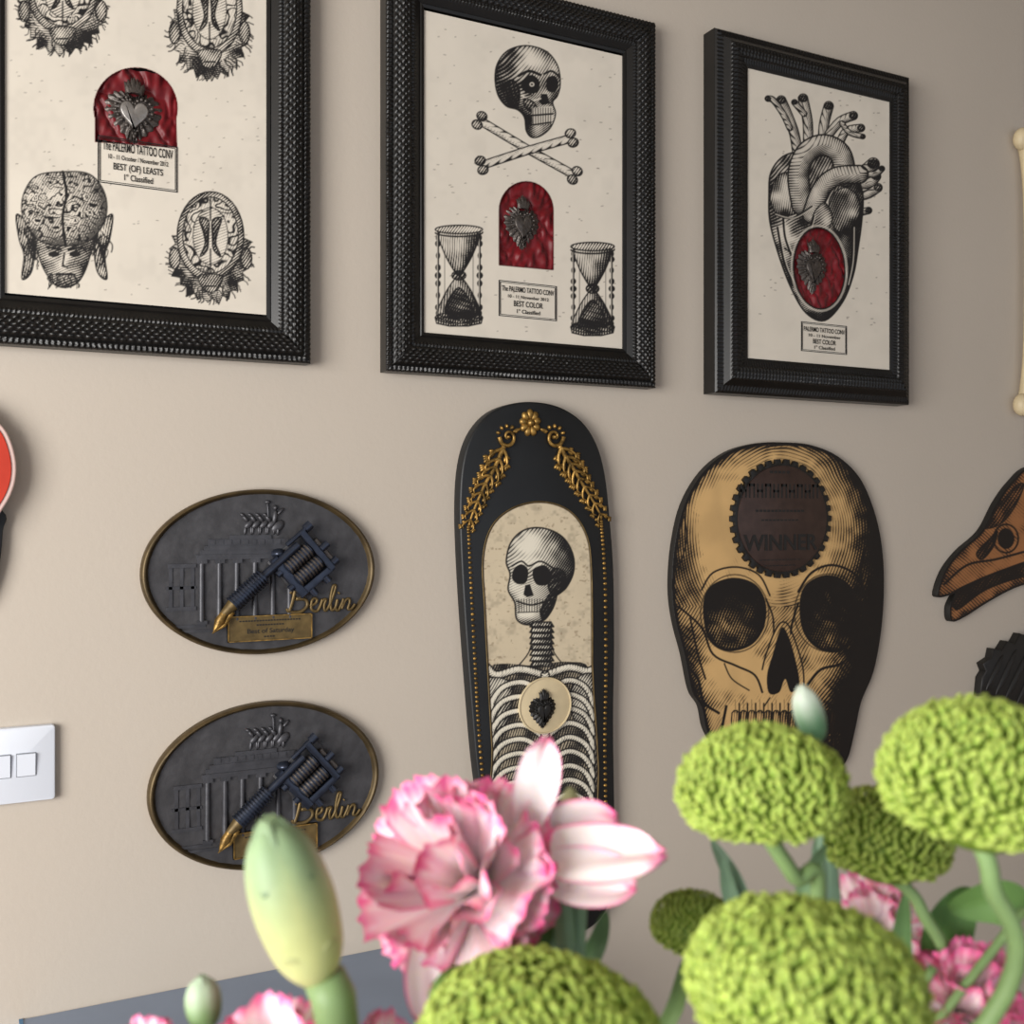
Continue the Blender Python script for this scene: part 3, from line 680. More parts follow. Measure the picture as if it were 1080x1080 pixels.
mb.add(prism([(gx+ga*.88*math.cos(t),gz+gb*.89*math.sin(t)) for t in np.linspace(2*math.pi,0,56,endpoint=False)],.018,.0205,.0008),'plate')
mb.build('toothed_plate',skull,auto=40)
def wtext(nm,body,px,py,wpx,hpx,d,m,par,**k):
    a=W(px-wpx/2,py,d);b=W(px+wpx/2,py,d);t=W(px,py-hpx/2,d);u=W(px,py+hpx/2,d)
    return text(nm,body,(a[0]+b[0])/2,(t[1]+u[1])/2,d,b[0]-a[0],t[1]-u[1],m,par,**k)
wtext('winner_text','WINNER',823,573,78,17,.0206,'ink',skull,ext=.0006,bold=.02)
mb=MB()
for y,w_,h_ in((497,22,4),(518,84,14),(538,52,4),(548,40,3),(590,44,3),(596,34,3)):
    a=W(823-w_/2,y+h_/2,.0205);b=W(823+w_/2,y-h_/2,.0205); n=max(3,int(w_/(8 if h_>8 else 4))); st=(b[0]-a[0])/n
    for k in range(n): 
        X0=a[0]+k*st; t_=st*.18; hz_=b[1]-a[1]
        if h_<8: mb.add(box(X0,X0+.7*st,-.0209,-.0203,a[1],a[1]+hz_*.6),'ink')
        else:
            mb.add(box(X0,X0+t_,-.0209,-.0203,a[1],b[1]),'ink'); mb.add(box(X0+.55*st,X0+.55*st+t_,-.0209,-.0203,a[1],b[1]),'ink')
            mb.add(box(X0,X0+.7*st,-.0209,-.0203,a[1]+hz_*(.8 if k%2 else .4),a[1]+hz_*(1 if k%2 else .58)),'ink')
mb.build('engraved_lines',skull,smooth=False)

# =============== OVAL PLAQUES
def oval_plaque(name,cx,cz,a,b):
    s=.00118; cz+=H; mb=MB()
    n=96
    def ev(r,y): return [(cx+a*r*math.cos(t),-y,cz+b*r*math.sin(t)) for t in np.linspace(0,2*math.pi,n,endpoint=False)]
    prof=[(1,.0),(1,.010),(.988,.0135),(.975,.0145),(.962,.0135),(.952,.011),(.94,.0085)]
    rings=[ev(r,y) for r,y in prof]; v=[p for r in rings for p in r]; f=[]
    for q in range(len(rings)-1):
        for i in range(n):
            j=(i+1)%n; f.append((q*n+i,(q+1)*n+i,(q+1)*n+j,q*n+j))
    mb.add((v,f),'bronze')
    nr=20; v=[];f=[]
    for q in range(nr+1):
        r=.945*q/nr
        for i in range(n):
            t=2*math.pi*i/n; X=a*r*math.cos(t);Z=b*r*math.sin(t)
            h=.0085+.0012*(1-r)+.0007*(math.sin(X*310+Z*90)*math.sin(Z*260-X*50))
            v.append((cx+X,-h,cz+Z))
    for q in range(nr):
        for i in range(n):
            j=(i+1)%n; f.append((q*n+i,(q+1)*n+i,(q+1)*n+j,q*n+j))
    mb.add((v,f),'slate')
    ob=mb.build(name,auto=60)
    d0=.0090
    def R(m_,x0,x1,y0,y1,h,mt='slate2'): m_.add(box(cx+x0*s,cx+x1*s,-(d0+h*.6),-d0+.0005,cz+y0*s,cz+y1*s),mt)
    def B(m_,x0,y0,x1,y1,w,h,mt='slate2',base=0.0):
        dx,dz=(x1-x0)*s/2,(y1-y0)*s/2; L=math.hypot(dx,dz)+1e-9
        m_.add(ellipsoid((cx+(x0+x1)*s/2,-(d0+base),cz+(y0+y1)*s/2),(dx,0,dz),(-dz/L*w*s/2,0,dx/L*w*s/2),(0,-h,0),12,8),mt)
    g=MB()
    R(g,-58,28,28,35,.0045); R(g,-62,32,24,28,.006); R(g,-66,36,19,24,.004); R(g,-70,40,14,19,.0065)
    for k in range(10): R(g,-56+k*8.6,-51+k*8.6,29.5,34.5,.006)
    R(g,-36,8,35,39,.004)
    for k,x in enumerate((-64,-46,-28,-9,10,28)):
        g.add(tube([(cx+x*s,-(d0+.0005),cz-50*s),(cx+x*s,-(d0+.0005),cz+14*s)],[.0038,.0032],12),'slate2')
        R(g,x-5,x+5,10,14,.006); R(g,x-5,x+5,-53,-49,.006)
    R(g,-98,-70,6,10,.0035); R(g,-100,-70,-16,-13,.002); R(g,-100,-70,-38,-34,.0030)
    for x in(-97,-86,-75): R(g,x,x+3.5,-35,7,.002)
    R(g,-95,-60,-56,-53,.002); R(g,-88,-50,-61,-58,.0015)
    for k,x in enumerate((-20,-12,-4,4)):
        B(g,x,46,x+9,55,7,.004); B(g,x-2,60,x+4,52,5,.0045); B(g,x,39,x+1,49,3,.003); B(g,x+7,39,x+7,49,3,.003); B(g,x-5,62,x+1,58,4,.004)
    B(g,9,42,22,54,11,.0045); B(g,11,50,13,66,6.5,.005); B(g,11.5,65,13.5,71,5.5,.005); B(g,5,52,4,75,2.4,.004); B(g,1,74,8,74,4.5,.004)
    B(g,14,60,22,68,4,.004); B(g,13,43,17,43,10,.005)
    g.build('gate_relief',ob,auto=60)
    # one large diagonal tattoo machine: tube and grip, then frame with two coils and armature bar
    t=MB(); JX,JY=12,9; e1=(.76,.65); e2=(.65,-.76)
    def Q(u,v): return (JX+e1[0]*u+e2[0]*v, JY+e1[1]*u+e2[1]*v)
    def C(p,q,r0,r1,h,mt='steel',n=14):
        t.add(tube([(cx+p[0]*s,-(d0+h),cz+p[1]*s),(cx+q[0]*s,-(d0+h),cz+q[1]*s)],[r0*s,r1*s],n),mt)
    def PR(uv,h0,h1,mt='steel'):
        pts=[(cx+Q(u,v)[0]*s,cz+Q(u,v)[1]*s) for u,v in uv]; t.add(prism(pts,d0+h0,d0+h1,.0008),mt)
    C((-2,-4),(-34,-33),7.2,8.6,.011)
    for k in range(13):
        u=k/12; x,y=-3-30*u,-5-27*u; C((x,y),(x-1.2,y-1.1),9.6,9.6,.011)
    C(Q(30,0),(-2,-4),4.4,4.4,.012)
    C((-33,-32),(-44,-43),7,4,.011,'golddk')
    t.add(tube([(cx-54*s,-(d0+.010),cz-61*s),(cx-48*s,-(d0+.011),cz-50*s),(cx-42*s,-(d0+.011),cz-41*s)],[.0006,.0062,.0050],8),'gold')
    t.add(tube([(cx-55*s,-(d0+.010),cz-62*s),(cx-43*s,-(d0+.010),cz-54*s),(cx-35*s,-(d0+.010),cz-40*s)],[.0006,.0030,.0045],8),'gold')
    PR([(-6,-6),(52,-6),(52,46),(-6,46)],0,.004,'slate')
    PR([(-4,-6),(5,-6),(5,46),(-4,46)],0,.014)
    PR([(-4,38),(44,40),(44,47),(-4,47)],0,.013)
    PR([(38,-9),(45,-9),(45,44),(38,44)],.006,.017)
    PR([(45,8),(50,8),(50,40),(45,40)],.006,.013,'pewter')
    for v in(12,29):
        t.add(tube([(cx+Q(4,v)[0]*s,-(d0+.010),cz+Q(4,v)[1]*s),(cx+Q(37,v)[0]*s,-(d0+.010),cz+Q(37,v)[1]*s)],7.4*s,16),'steel')
        for u in(5,9,13,17,21,25,29,33): C(Q(u,v),Q(u+1.8,v),8.4,8.4,.010,'pewter')
    C(Q(20,-8),Q(52,-8),2.6,2.6,.014); C(Q(46,-8),Q(54,-8),5,5,.014); C(Q(45,20),Q(55,20),4,4,.014); C(Q(45,40),Q(52,40),4.6,4.6,.013)
    C(Q(10,46),Q(10,54),4.2,4.2,.010); C(Q(30,46),Q(30,53),4.2,4.2,.010); C(Q(-8,10),Q(-3,10),4,4,.012); C(Q(-8,30),Q(-3,30),4,4,.012)
    B(t,Q(2,-10)[0],Q(2,-10)[1],Q(16,-2)[0],Q(16,-2)[1],11,.014,'steel')
    t.build('tattoo_machine_relief',ob,auto=50)
    q=MB()
    def stroke(pts,w=1.5):
        p=spl(pts,False,6); q.add(tube([(cx+x*s,-(d0+.0022),cz+y*s) for x,y in p],w*s,6),'golddk')
    stroke([(34,-20),(31,-32),(27,-44)],2.2); stroke([(28,-24),(34,-18),(46,-16),(48,-22),(42,-28),(35,-30),(45,-31),(47,-38),(40,-44),(28,-44),(25,-40)],2)
    stroke([(50,-38),(56,-36),(58,-32),(55,-30),(52,-34),(52,-42),(58,-44),(62,-38),(64,-32),(65,-34)],1.7)
    stroke([(65,-32),(68,-32),(66,-38),(67,-44),(71,-40),(76,-28),(79,-18),(76,-18),(73,-32),(74,-43),(78,-42),(81,-34)],1.7)
    stroke([(81,-32),(79,-42),(82,-44),(86,-37),(88,-32),(86,-43)],1.7); stroke([(86,-42),(90,-34),(94,-32),(95,-36),(93,-43),(97,-43),(101,-38)],1.7)
    stroke([(82,-26),(83,-25)],1.8)
    q.build('berlin_script',ob)
    w_=MB(); X0,X1,Z0,Z1=cx-38*s,cx+52*s,cz-73*s,cz-46*s
    w_.add(box(X0,X1,-(d0+.004),-d0,Z0,Z1),'golddk')
    for bx in ((X0,X1,Z0,Z0+.0012),(X0,X1,Z1-.0012,Z1),(X0,X0+.0012,Z0,Z1),(X1-.0012,X1,Z0,Z1)): w_.add(box(bx[0],bx[1],-(d0+.0052),-d0,bx[2],bx[3]),'gold')
    for yy,ww in((-51.5,66),(-56,30),(-68.5,14)):
        n_=int(ww/3)
        for k in range(n_): w_.add(box(cx+(7-ww/2+k*3)*s,cx+(7-ww/2+k*3+2.1)*s,-(d0+.0043),-d0,cz+(yy-.7)*s,cz+(yy+.7)*s),'ink')
    w_.build('name_plate',ob,smooth=False)
    text('plate_text','Best of Saturday',cx+7*s,cz-62.5*s,d0+.0042,50*s,6.5*s,'ink',ob,bold=.012,ext=.0001)
    return ob
oval_plaque('oval_relief_plaque',.3266,-.0748,.1466,.1033)
oval_plaque('oval_relief_plaque.001',.3335,-.3430,.1455,.1045)

# =============== LIGHT SWITCH
x1,zt_=W(58,765,.004); zb_=W(58,840,.004)[1]; cxs=x1-.043; czs=(zt_+zb_)/2
def rrect(cx,cz,w,h,r,n=6):
    o=[]
    for sx,sz,a0 in((1,1,0),(-1,1,90),(-1,-1,180),(1,-1,270)):
        for k in range(n+1):
            a=math.radians(a0+90*k/n); o.append((cx+sx*(w-r)+r*math.cos(a),cz+sz*(h-r)+r*math.sin(a)))
    return o
mb=MB(); mb.add(prism(rrect(cxs,czs,.043,.043,.004)[::-1],.0,.009,.002),'white')
for k in(-1,1):
    q=cxs+k*.0130-.0005
    mb.add(prism(rrect(q,czs,.0105,.0135,.001)[::-1],.008,.0094,.0),'grey')
    v,f=box(q-.0095,q+.0095,-.0105,-.009,czs-.0125,czs+.0125); v=[(a,b-(.0022 if (c>czs and b<-.0100) else 0),c) for a,b,c in v]; mb.add((v,f),'white')
mb.build('light_switch',auto=40)

# =============== RED BOARD (left), BONE, BIRD SKULL, DARK PLAQUE (right)
rb=spl([(0,447),(10,462),(16,482),(17,500),(13,518),(2,538),(-25,575),(-70,600),(-120,590),(-150,540),(-150,480),(-120,435),(-70,415),(-25,425)],n=5)
mb=MB(); o1=Wl(rb,.02); mb.add(prism(o1[::-1] ,.012,.024,.002),'pinkwhite'); mb.add(prism(offs(o1[::-1],.005),.022,.0255,.001),'redpaint')
bk=spl([(2,538),(3,560),(-2,600),(-20,640),(-60,660),(-110,640),(-130,580),(-60,500)],n=5)
mb.add(prism(Wl(bk,.01)[::-1],.0,.0125,.001),'deck')  # black backing, carried down below the plaque to stand in for its shadow
mb.build('red_oval_plaque',auto=50)

def bone3d():
    mb=MB(); x,zt=W(1085,150,.02); zb=W(1085,424,.02)[1]; r=.011
    pts=[];rad=[]
    for k in range(21):
        u=k/20; pts.append((x+.004*math.sin(u*3.14),-.0165,zb+(zt-zb)*u)); rad.append(r*(.72+.9*abs(2*u-1)**5))
    mb.add(tube(pts,rad,16),'ivory')
    for z in(zt,zb):
        for k in(-1,1): mb.add(ellipsoid((x+k*.012,-.0165,z+(.005 if z==zt else -.005)),(.0185,0,0),(0,.016,0),(0,0,.021),16,12),'ivory')
    mb.build('wall_mounted_bone')
bone3d()

bd=spl([(989,628),(996,604),(1012,582),(1036,560),(1052,530),(1068,508),(1088,492),(1130,490),(1160,520),(1165,570),(1140,610),(1100,612),(1070,620),(1040,636),(1018,650),(1004,655),(1002,640),(1008,626),(1000,628)],n=5)
BT=lin(158,106,64)
def art_bird(A):
    BK=np.array(lin(24,17,14))
    A.shade(bd,.10,.75,7,ang=2.3,per=2.8,col=BK,noise=.4,seed=4,outline=4,g=(0,.1))
    A.fill(ell(1061,568,9,11,24),BK); A.line(ell(1061,568,13,15,28),2,BK,closed=True)
    A.shade(spl([(1030,583),(1044,568),(1052,560),(1048,576),(1036,590)]),.9,.3,3,col=BK)
    A.shade(spl([(1004,626),(1030,612),(1060,600),(1090,590),(1120,585),(1120,600),(1080,608),(1040,622),(1012,642),(1006,640)]),1.0,.3,4,col=BK)
    A.line(spl([(996,616),(1020,596),(1050,590),(1080,582)],False),2.5,BK)
    A.shade(spl([(1040,556),(1056,530),(1072,512),(1080,512),(1070,535),(1056,552)]),.6,.4,5,col=BK)
o1=Wl(bd,.012); mb=MB(); mb.add(prism(offs(o1[::-1],-.0006),.0,.0125,.0005),'ink'); bird=mb.build('bird_skull_plaque',auto=50)
xs=[p[0] for p in o1]; zs=[p[1] for p in o1]
panel('bird_engraving',min(xs)-.001,max(xs)+.001,min(zs)-.001,max(zs)+.001,.0129,220,260,BT,art_bird,'wood',bird,clip=bd)
jag=[(1034,735),(1036,715),(1040,708),(1037,700),(1046,694),(1048,684),(1056,686),(1062,676),(1070,679),(1076,668),(1086,672),(1095,662),(1120,664),(1150,680),(1165,720),(1150,765),(1100,775),(1070,752),(1060,742),(1050,740),(1044,733)]
mb=MB(); jp=Wl(jag,.015); mb.add(prism(jp[::-1],.0,.016,.002),'ink')
for k,(x,y,x2,y2) in enumerate([(1040,728,1058,690),(1050,733,1072,684),(1060,738,1086,684),(1072,744,1100,684),(1084,750,1116,690)]):
    rblob(mb,x,y,x2,y2,7,.005,d=.016,m='ink')
mb.build('black_wing_plaque',auto=50)

# =============== SIDEBOARD, TABLE, VASE
TZ=.75
xa=W(24,1074,0)[0]; xb=W(438,1000,0)[0]
mb=MB(); mb.add(box(xa,xb,-.30,-.001,TZ-.025,TZ),'blue'); mb.add(box(xa-.003,xb+.003,-.303,-.297,TZ-.027,TZ+.001),'cyan'); mb.add(box(xa-.004,xa,-.30,-.001,TZ-.025,TZ+.001),'cyan')
mb.add(box(xa+.01,xb-.01,-.285,-.018,.06,TZ-.024),'blue')
for k in range(3): mb.add(box(xa+.025,xb-.025,-.292,-.284,.09+k*.21,.28+k*.21),'blue'); mb.add(tube([((xa+xb)/2-.05,-.30,.19+k*.21),((xa+xb)/2+.05,-.30,.19+k*.21)],.005,8),'steel')
for x in(xa+.02,xb-.05):
    for y in(-.27,-.05): mb.add(box(x,x+.03,y-.015,y+.015,0,.062),'blue')
mb.build('sideboard',smooth=False)
vc=P3(745,1400,.335); vx,vy=vc.x,vc.y
def lathe(prof,o,n=40):
    v=[];f=[]
    for r,h in prof:
        for i in range(n):
            a=2*math.pi*i/n; v.append((o[0]+r*math.cos(a),o[1]+r*math.sin(a),o[2]+h))
    for q in range(len(prof)-1):
        for i in range(n):
            j=(i+1)%n; f.append((q*n+i,q*n+j,(q+1)*n+j,(q+1)*n+i))
    return v,f
mb=MB()
mb.add(lathe([(.0,.71),(.40,.71),(.405,.715),(.41,.73),(.405,.745),(.40,.75),(0,.75)],(vx,vy,0),64),'table')
mb.add(lathe([(0,0),(.24,0),(.24,.02),(.06,.05),(.04,.10),(.035,.5),(.06,.68),(.12,.712)],(vx,vy,0),40),'table')
mb.build('round_table',auto=40)
mb=MB(); mb.add(lathe([(0,.7505),(.045,.7505),(.055,.77),(.062,.84),(.058,.93),(.042,1.0),(.040,1.03),(.048,1.06),(.045,1.06),(.036,1.03),(.037,1.0),(.052,.92),(.055,.84),(.04,.77),(0,.765)],(vx,vy,0),40),'vase')
mb.build('flower_vase',auto=60)
VM=Vector((vx,vy,1.05)); VB=Vector((vx,vy,.80))

# =============== FLOWERS
def curve3(pts,n=8):
    P=spl([tuple(p) for p in pts],False,n); return [Vector(p) for p in P]
STEM=lin(128,156,100); GLAU=lin(126,154,128)
def stem_to_vase(mb,pts,r,col=STEM,k=0):
    off=Vector((math.cos(k*2.4)*.018,math.sin(k*2.4)*.018,0))
    allp=curve3(list(pts)+[VM+off*1.2,VB+off*.6]); mb.add(tube(allp,r,10),'leaf',col)
def mum(name,px,py,Z,rx,ry,stempts,k,seed,tint=1.0,axis=(0,0,1)):
    r_=random.Random(seed); c=P3(px,py,Z); s=Z/F; R=rx*s; T=ry*s
    mb=MB(); A=Vector(axis).normalized(); B=A.orthogonal().normalized(); Cx=A.cross(B)
    G=lambda v:B*v[0]+Cx*v[1]+A*v[2]
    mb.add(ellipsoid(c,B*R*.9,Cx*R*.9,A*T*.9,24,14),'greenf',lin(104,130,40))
    N=int(1000*(R/.027)**1.5); N=max(480,min(1400,N)); ga=math.pi*(3-5**.5)
    for i in range(N):
        z=1-(i+.5)*1.62/N+r_.uniform(-.012,.012); z=max(-.64,min(1,z))
        th=i*ga+r_.uniform(-.03,.03); rr=math.sqrt(max(0,1-z*z)); n=Vector((rr*math.cos(th),rr*math.sin(th),z))
        low=max(0,-z); lump=1+.03*math.sin(th*3+seed)*rr+r_.uniform(-.02,.02)
        pos=c+G((n.x*R,n.y*R,n.z*T*(1 if z>0 else .85)))
        pos=c+(pos-c)*lump
        nn=G((n.x/R,n.y/R,n.z/T)).normalized()
        crown=(A-nn*A.dot(nn)); crown=crown.normalized() if crown.length>1e-4 else B
        side=nn.cross(crown).normalized()
        jit=side*r_.uniform(-.6,.6)+crown*r_.uniform(-.3,.3)
        d=(nn*.95+crown*(.6-.5*low)+jit).normalized()
        sz=R*.080*(1+.3*low)*r_.uniform(.8,1.25)
        w_=nn.cross(d); w_=(w_.normalized() if w_.length>1e-3 else side); t=d.cross(w_).normalized()
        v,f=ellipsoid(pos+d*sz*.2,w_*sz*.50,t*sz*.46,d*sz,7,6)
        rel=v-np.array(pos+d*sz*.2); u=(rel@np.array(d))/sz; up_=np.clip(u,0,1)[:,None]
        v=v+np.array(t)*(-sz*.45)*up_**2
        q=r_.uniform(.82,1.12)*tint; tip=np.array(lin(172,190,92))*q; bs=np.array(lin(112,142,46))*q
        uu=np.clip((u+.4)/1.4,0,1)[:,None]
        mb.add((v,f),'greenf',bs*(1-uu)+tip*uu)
    for i in range(22):
        a=2*math.pi*i/22; dr=B*math.cos(a)+Cx*math.sin(a)
        p0=c-A*T*.85+dr*R*.12; p1=c-A*T*.62+dr*R*.62
        L=(p1-p0); mb.add(ellipsoid((p0+p1)/2,L*.55,A.cross(dr)*R*.12,L.normalized().cross(A.cross(dr))*R*.03,8,6),'leaf',lin(104,132,62))
    base=c-A*T*.78
    if stempts: stem_to_vase(mb,[base]+stempts,.0028*max(.8,R/.027),k=k)
    return mb.build(name)
mum('green_chrysanthemum',803,830,.33,84,60,[P3(838,925,.335),P3(862,965,.34)],0,1,axis=(-.10,-.05,1))
mum('green_chrysanthemum.001',1035,822,.30,98,80,[P3(1045,930,.30),P3(1040,1080,.305)],1,2,axis=(.02,-.12,1))
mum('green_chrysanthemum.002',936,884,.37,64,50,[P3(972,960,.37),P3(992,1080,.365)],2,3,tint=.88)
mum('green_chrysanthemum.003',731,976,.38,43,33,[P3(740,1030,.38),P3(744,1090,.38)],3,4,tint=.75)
mum('green_chrysanthemum.004',848,1042,.27,118,78,[P3(850,1150,.275)],4,5,axis=(0,-.15,1))
mum('green_chrysanthemum.005',566,1096,.29,122,66,[P3(620,1180,.30)],5,6,axis=(-.05,-.1,1))

WHT=np.array(lin(254,240,238)); LPK=np.array(lin(251,208,222)); PNK=np.array(lin(238,98,156))
def petal(mb,o,d,nrm,L,Wd,ruf,seed,curl=.2,edge=.8,nu=14,nv=25,freq=4.2,tipr=0.0,flush=.3):
    r_=random.Random(seed); d=d.normalized(); sd=d.cross(nrm).normalized(); nrm=sd.cross(d).normalized()
    ph=r_.uniform(0,6.28); ph2=r_.uniform(0,6.28); V=[];Cc=[]
    for i in range(nu):
        u=i/(nu-1)
        for j in range(nv):
            v=-1+2*j/(nv-1)
            if tipr: wf=Wd*(math.sin(math.pi*(.10+.80*u))**.6)*(1 if u<.8 else math.sqrt(max(0,1-((u-.8)/.215)**2))*.85+.15)
            else: wf=Wd*(.18+.82*u**.75)
            ser=(.025*math.sin(v*22+ph)+.02*math.sin(v*37+ph2))*u
            ln=L*u*(math.cos(v*(.62 if not tipr else .2))+ser)
            rf=ruf*u**1.4*(math.sin(v*freq+ph)+.45*math.sin(v*freq*2.1+ph2+u*2))
            V.append(o+d*ln+sd*wf*v*.9+nrm*(curl*L*(u*u)+rf+(.12*Wd*v*v if not tipr else .25*Wd*v*v)))
            rim=max(u, (abs(v)*.97 if u>.35 else 0)) if not tipr else max(u,abs(v)*.98*(u>.1))
            e=float(ss(edge,1.02,rim+.05*math.sin(v*23+ph)+.03*math.sin(v*9+ph2)))
            st=flush*float(ss(.25,.9,u))*(.5+.5*math.sin(v*11+ph))
            c=WHT*(1-st)+LPK*st; st2=.35*flush*max(0,math.sin(v*27+ph2))*float(ss(.4,1,u)); c=c*(1-st2)+PNK*st2
            Cc.append(c*(1-e)+PNK*e)
    mb.add((V,gridf(nu,nv)),'petal',np.array(Cc))
def carnation(name,cen,axis,R,n,seed,stempts=None,k=0,spread=1.75,extra=None,edge=.84,flush=.7):
    r_=random.Random(seed); A=axis.normalized(); B=A.orthogonal().normalized(); C_=A.cross(B); mb=MB()
    o=cen-A*R*.75
    for i in range(n):
        t=(i+.5)/n; tilt=.06+spread*t**.8*.85+r_.uniform(-.12,.12); az=i*2.39996+r_.uniform(-.3,.3)
        rad=B*math.cos(az)+C_*math.sin(az)
        d=A*math.cos(tilt)+rad*math.sin(tilt); nr=(A*math.sin(tilt)-rad*math.cos(tilt))
        L=R*(1.36-.34*t)*r_.uniform(.86,1.10)
        petal(mb,o+rad*R*.05,d,nr,L,R*(.52+.26*t)*r_.uniform(.85,1.15),R*.095,seed*100+i,curl=r_.uniform(-.25,.10),edge=edge,flush=flush)
    cp=[(.02,0),(.20,.04),(.24,.25),(.22,.5),(.26,.66)]
    v=[];f=[];nn=16
    for r,h in cp:
        for i in range(nn):
            a=2*math.pi*i/nn; v.append(o-A*R*.55+A*h*R+(B*math.cos(a)+C_*math.sin(a))*r*R)
    for q in range(len(cp)-1):
        for i in range(nn):
            j=(i+1)%nn; f.append((q*nn+i,q*nn+j,(q+1)*nn+j,(q+1)*nn+i))
    mb.add((v,f),'leaf',GLAU)
    if extra: extra(mb)
    if stempts: stem_to_vase(mb,[o-A*R*.5]+stempts,.0018,GLAU,k)
    return mb.build(name)
s34=.34/F
def ex1(mb):
    petal(mb,P3(556,872,.345),(UP*.98+RT*.20+TW*.1),TW,102*s34,27*s34,.0010,901,curl=.02,tipr=1,edge=.86,flush=.5,freq=2.5)
    petal(mb,P3(560,905,.34),(RT*1.0+UP*.04+TW*.15),(TW*.7+UP),140*s34,44*s34,.0022,903,curl=.02,tipr=1,edge=.84,flush=.35,freq=3)
    petal(mb,P3(556,888,.348),(RT*1.0+UP*.24),(TW+UP*.3),100*s34,36*s34,.0022,904,curl=-.02,tipr=1,edge=.84,flush=.4,freq=3)
    petal(mb,P3(566,920,.34),(RT*1.0-UP*.10+TW*.2),(TW+UP*.8),104*s34,36*s34,.002,905,curl=.04,tipr=1,edge=.9,flush=.3,freq=3)
    petal(mb,P3(450,985,.33),(-UP+RT*.02+TW*.1),TW,90*s34,26*s34,.0015,906,curl=.02,tipr=1,edge=.8,flush=.5)
    for p,q in((P3(592,935,.345),P3(600,1030,.345)),(P3(610,940,.35),P3(606,1030,.35))):
        mb.add(tube(curve3([p,(p+q)/2,q]),.0032,10),'leaf',GLAU)
carnation('pink_carnation',P3(463,912,.335),(-RT*.50+UP*.55+TW*.67),100*s34,34,3,[P3(600,985,.35),P3(625,1090,.35)],6,extra=ex1)
carnation('pink_carnation.001',P3(285,1112,.30),(UP+TW*.3),78*.3/F*1.1,24,5,[P3(360,1200,.31)],7,spread=1.5)
carnation('pink_carnation.002',P3(915,968,.40),(UP*.7-RT*.3+TW*.5),52*.4/F,20,8,[P3(930,1040,.40)],8,spread=1.5)
carnation('pink_carnation.003',P3(1025,1045,.36),(UP*.8+TW*.5),62*.36/F,24,9,[P3(1000,1130,.36)],9,spread=1.5,edge=.7,flush=1)
carnation('pink_carnation.004',P3(405,1108,.32),(UP*.9+TW*.3+RT*.1),48*.32/F,18,12,[P3(440,1180,.32)],10,spread=1.4)
carnation('pink_carnation.005',P3(150,1102,.32),(UP*.9+TW*.3+RT*.1),40*.32/F,16,13,[P3(240,1180,.32)],15,spread=1.4)

def bud(name,p0,p1,r,stempts,k,tip,base,lobes=5):
    mb=MB(); A=(p1-p0); L=A.length; A.normalize(); B=A.orthogonal().normalized(); C_=A.cross(B); v=[];c=[];f=[]; nn=30
    prof=[(.0,0),(.32,.01),(.55,.05),(.80,.16),(.94,.32),(1.0,.50),(.96,.66),(.82,.80),(.60,.90),(.36,.96),(.10,1.0)]
    prof=spl(prof,False,3)
    for rr,h in prof:
        for i in range(nn):
            a=2*math.pi*i/nn; g=1-.07*ss(.45,1,h)*(1-abs(math.sin(a*lobes/2)))*1.2
            v.append(p0+A*h*L+(B*math.cos(a)+C_*math.sin(a))*rr*r*float(g))
            u=float(ss(.30,.95,h+.12*abs(math.sin(a*lobes/2)))); c.append(np.array(base)*(1-u)+np.array(tip)*u)
    for q in range(len(prof)-1):
        for i in range(nn):
            j=(i+1)%nn; f.append((q*nn+i,q*nn+j,(q+1)*nn+j,(q+1)*nn+i))
    mb.add((v,f),'leaf',np.array(c))
    for i in range(lobes):
        a=2*math.pi*(i+.5)/lobes; rad=B*math.cos(a)+C_*math.sin(a)
        q0=p0+A*L*.66+rad*r*.92; q1=p0+A*L*1.0+rad*r*.22; 
        mb.add(ellipsoid((q0+q1)/2,(q1-q0)*.60,A.cross(rad)*r*.42,(q1-q0).normalized().cross(A.cross(rad))*r*.07,10,8),'leaf',np.array(tip)*.9)
        w0=p0+A*L*.0+rad*r*.3; w1=p0+A*L*.24+rad*r*.86
        mb.add(ellipsoid((w0+w1)/2,(w1-w0)*.6,A.cross(rad)*r*.38,(w1-w0).normalized().cross(A.cross(rad))*r*.08,10,8),'leaf',np.array(base)*.85)
    if stempts: stem_to_vase(mb,[p0+A*L*.03]+stempts,r*.26 if r<.008 else .0030,GLAU,k)
    return mb
mb=bud('flower_bud',P3(337,1034,.30),P3(282,866,.30),44*.30/F,[P3(352,1060,.30),P3(400,1180,.31)],11,lin(138,162,122),lin(184,188,128))
mb.add(tube([P3(342,1030,.30),P3(352,1052,.30),P3(358,1100,.30)],[.0060,.0064,.006],14),'leaf',lin(116,140,92))
mb.build('flower_bud')
bud('b',P3(216,1085,.33),P3(213,1030,.33),19*.33/F,[P3(260,1150,.33)],12,lin(170,190,160),lin(112,142,92)).build('flower_bud.001')
bud('b',P3(862,782,.36),P3(845,724,.36),16*.36/F,[P3(868,830,.365),P3(866,900,.37),P3(866,980,.37)],13,lin(196,208,190),lin(112,160,120)).build('flower_bud.002')
bud('b',P3(604,878,.36),P3(601,832,.36),12*.36/F,[P3(606,930,.36),P3(616,1040,.36)],14,lin(196,200,150),lin(140,165,110)).build('flower_bud.003')

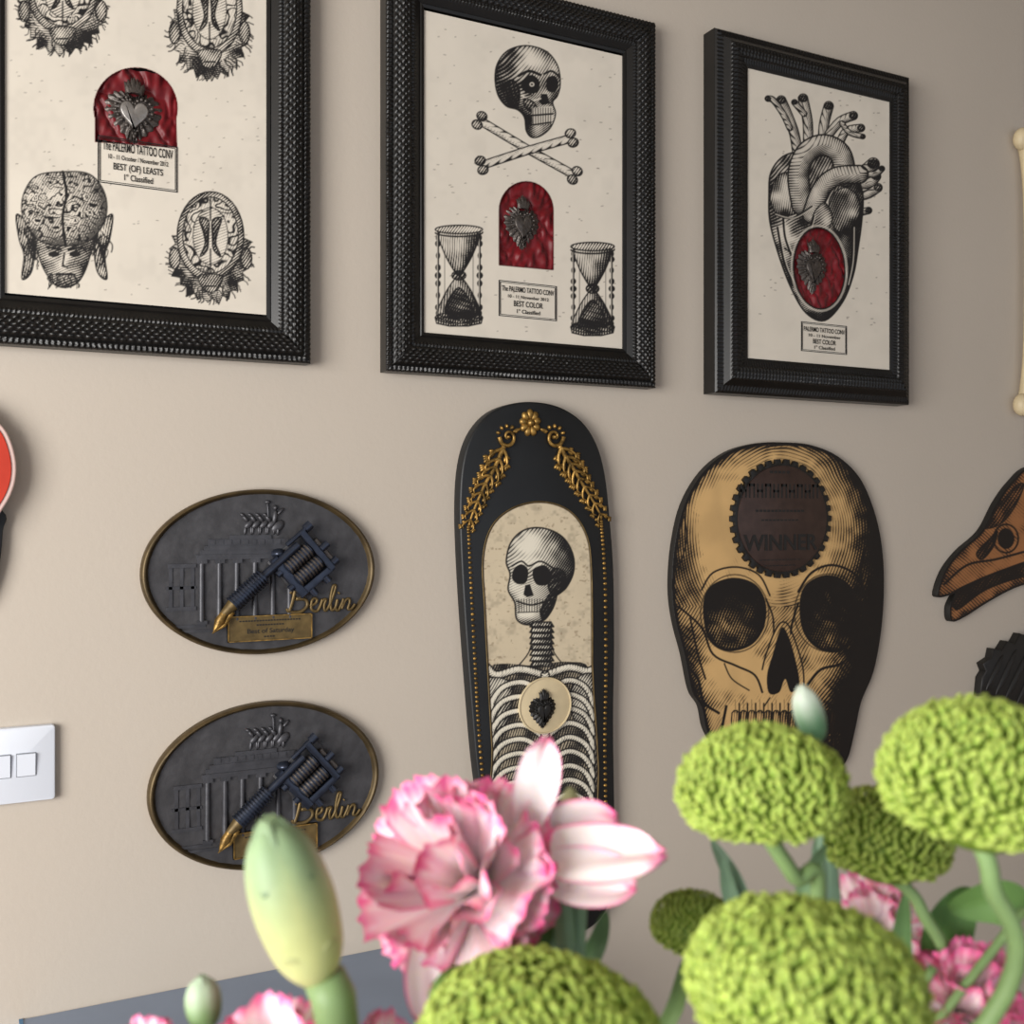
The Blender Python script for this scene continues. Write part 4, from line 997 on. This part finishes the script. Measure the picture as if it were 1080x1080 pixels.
def leaf(mb,pts,w,nrm,col,fold=.25):
    P=curve3(pts,8); n=len(P); V=[]
    for i,p in enumerate(P):
        t=(P[min(i+1,n-1)]-P[max(i-1,0)]).normalized(); sdv=t.cross(nrm).normalized(); nn=sdv.cross(t)
        u=i/(n-1); ww=w*(math.sin(math.pi*min(1,.10+.9*u))**.7)*(1 if u<.97 else .3)
        for j in range(7):
            v=-1+j/3; V.append(p+sdv*ww*v+nn*fold*ww*abs(v))
    f=gridf(n,7); mb.add((V,f),'leaf',col)
mb=MB()
DK=lin(76,104,56)
def addleaf(pts,w,col,nrm=TW): leaf(mb,pts,w,nrm,col)
addleaf([P3(500,1060,.35),P3(520,1020,.35),P3(560,985,.355),P3(574,958,.36)],.0085,DK)
addleaf([P3(560,1060,.36),P3(582,1000,.36),P3(578,950,.36)],.0035,GLAU)
addleaf([P3(560,1050,.37),P3(620,1010,.37),P3(640,960,.37)],.004,lin(90,118,76))
addleaf([P3(790,1010,.38),P3(778,940,.38),P3(750,885,.385)],.0035,GLAU)
addleaf([P3(800,1000,.375),P3(772,950,.375),P3(762,905,.375)],.003,lin(130,160,130))
addleaf([P3(880,960,.38),P3(868,900,.38),P3(880,860,.38)],.0045,GLAU)
addleaf([P3(985,1020,.38),P3(1000,975,.38),P3(1022,935,.38)],.009,lin(84,120,62))
addleaf([P3(1080,960,.37),P3(1050,950,.37),P3(1000,960,.38)],.008,lin(96,132,70))
addleaf([P3(840,985,.35),P3(850,930,.35),P3(872,890,.36)],.003,lin(120,150,110))
addleaf([P3(965,1080,.36),P3(950,1010,.37),P3(955,940,.38)],.004,lin(110,145,90))
addleaf([P3(690,1100,.36),P3(712,1060,.36),P3(722,1010,.37)],.003,lin(110,135,80))
addleaf([P3(480,1100,.31),P3(470,1050,.31),P3(490,1020,.32)],.005,lin(130,160,90))
for a,b in((560,1060),(790,1010),(880,960),(985,1020),(965,1080),(1080,960),(500,1060)):
    p=P3(a,b,.36); mb.add(tube(curve3([p,(p+VM)/2+Vector((0,0,.01)),VM,VB]),.0016,8),'leaf',STEM)
mb.build('foliage_sprigs')

# =============== LIGHT
w=bpy.data.worlds.new('World'); sc.world=w; w.use_nodes=True
w.node_tree.nodes['Background'].inputs[0].default_value=(.68,.73,.82,1); w.node_tree.nodes['Background'].inputs[1].default_value=.95
def area(name,loc,tgt,sx,sy,e,col):
    l=bpy.data.lights.new(name,'AREA'); l.shape='RECTANGLE'; l.size=sx; l.size_y=sy; l.energy=e; l.color=col
    o=bpy.data.objects.new(name,l); sc.collection.objects.link(o); o.location=loc
    o.rotation_euler=(Vector(tgt)-Vector(loc)).to_track_quat('-Z','Y').to_euler()
area('window_light',(-1.8,-1.6,1.35),(.4,-.2,1.05),1.4,1.4,96,(1.0,.97,.93))

cam=bpy.data.cameras.new('camera'); co=bpy.data.objects.new('camera',cam); sc.collection.objects.link(co)
co.location=(0,-D,H); co.rotation_euler=(math.radians(90),0,-TH)
cam.sensor_width=36; cam.lens=F/1080*36; cam.clip_start=.02
cam.dof.use_dof=True; cam.dof.focus_distance=1.5; cam.dof.aperture_fstop=15
sc.camera=co
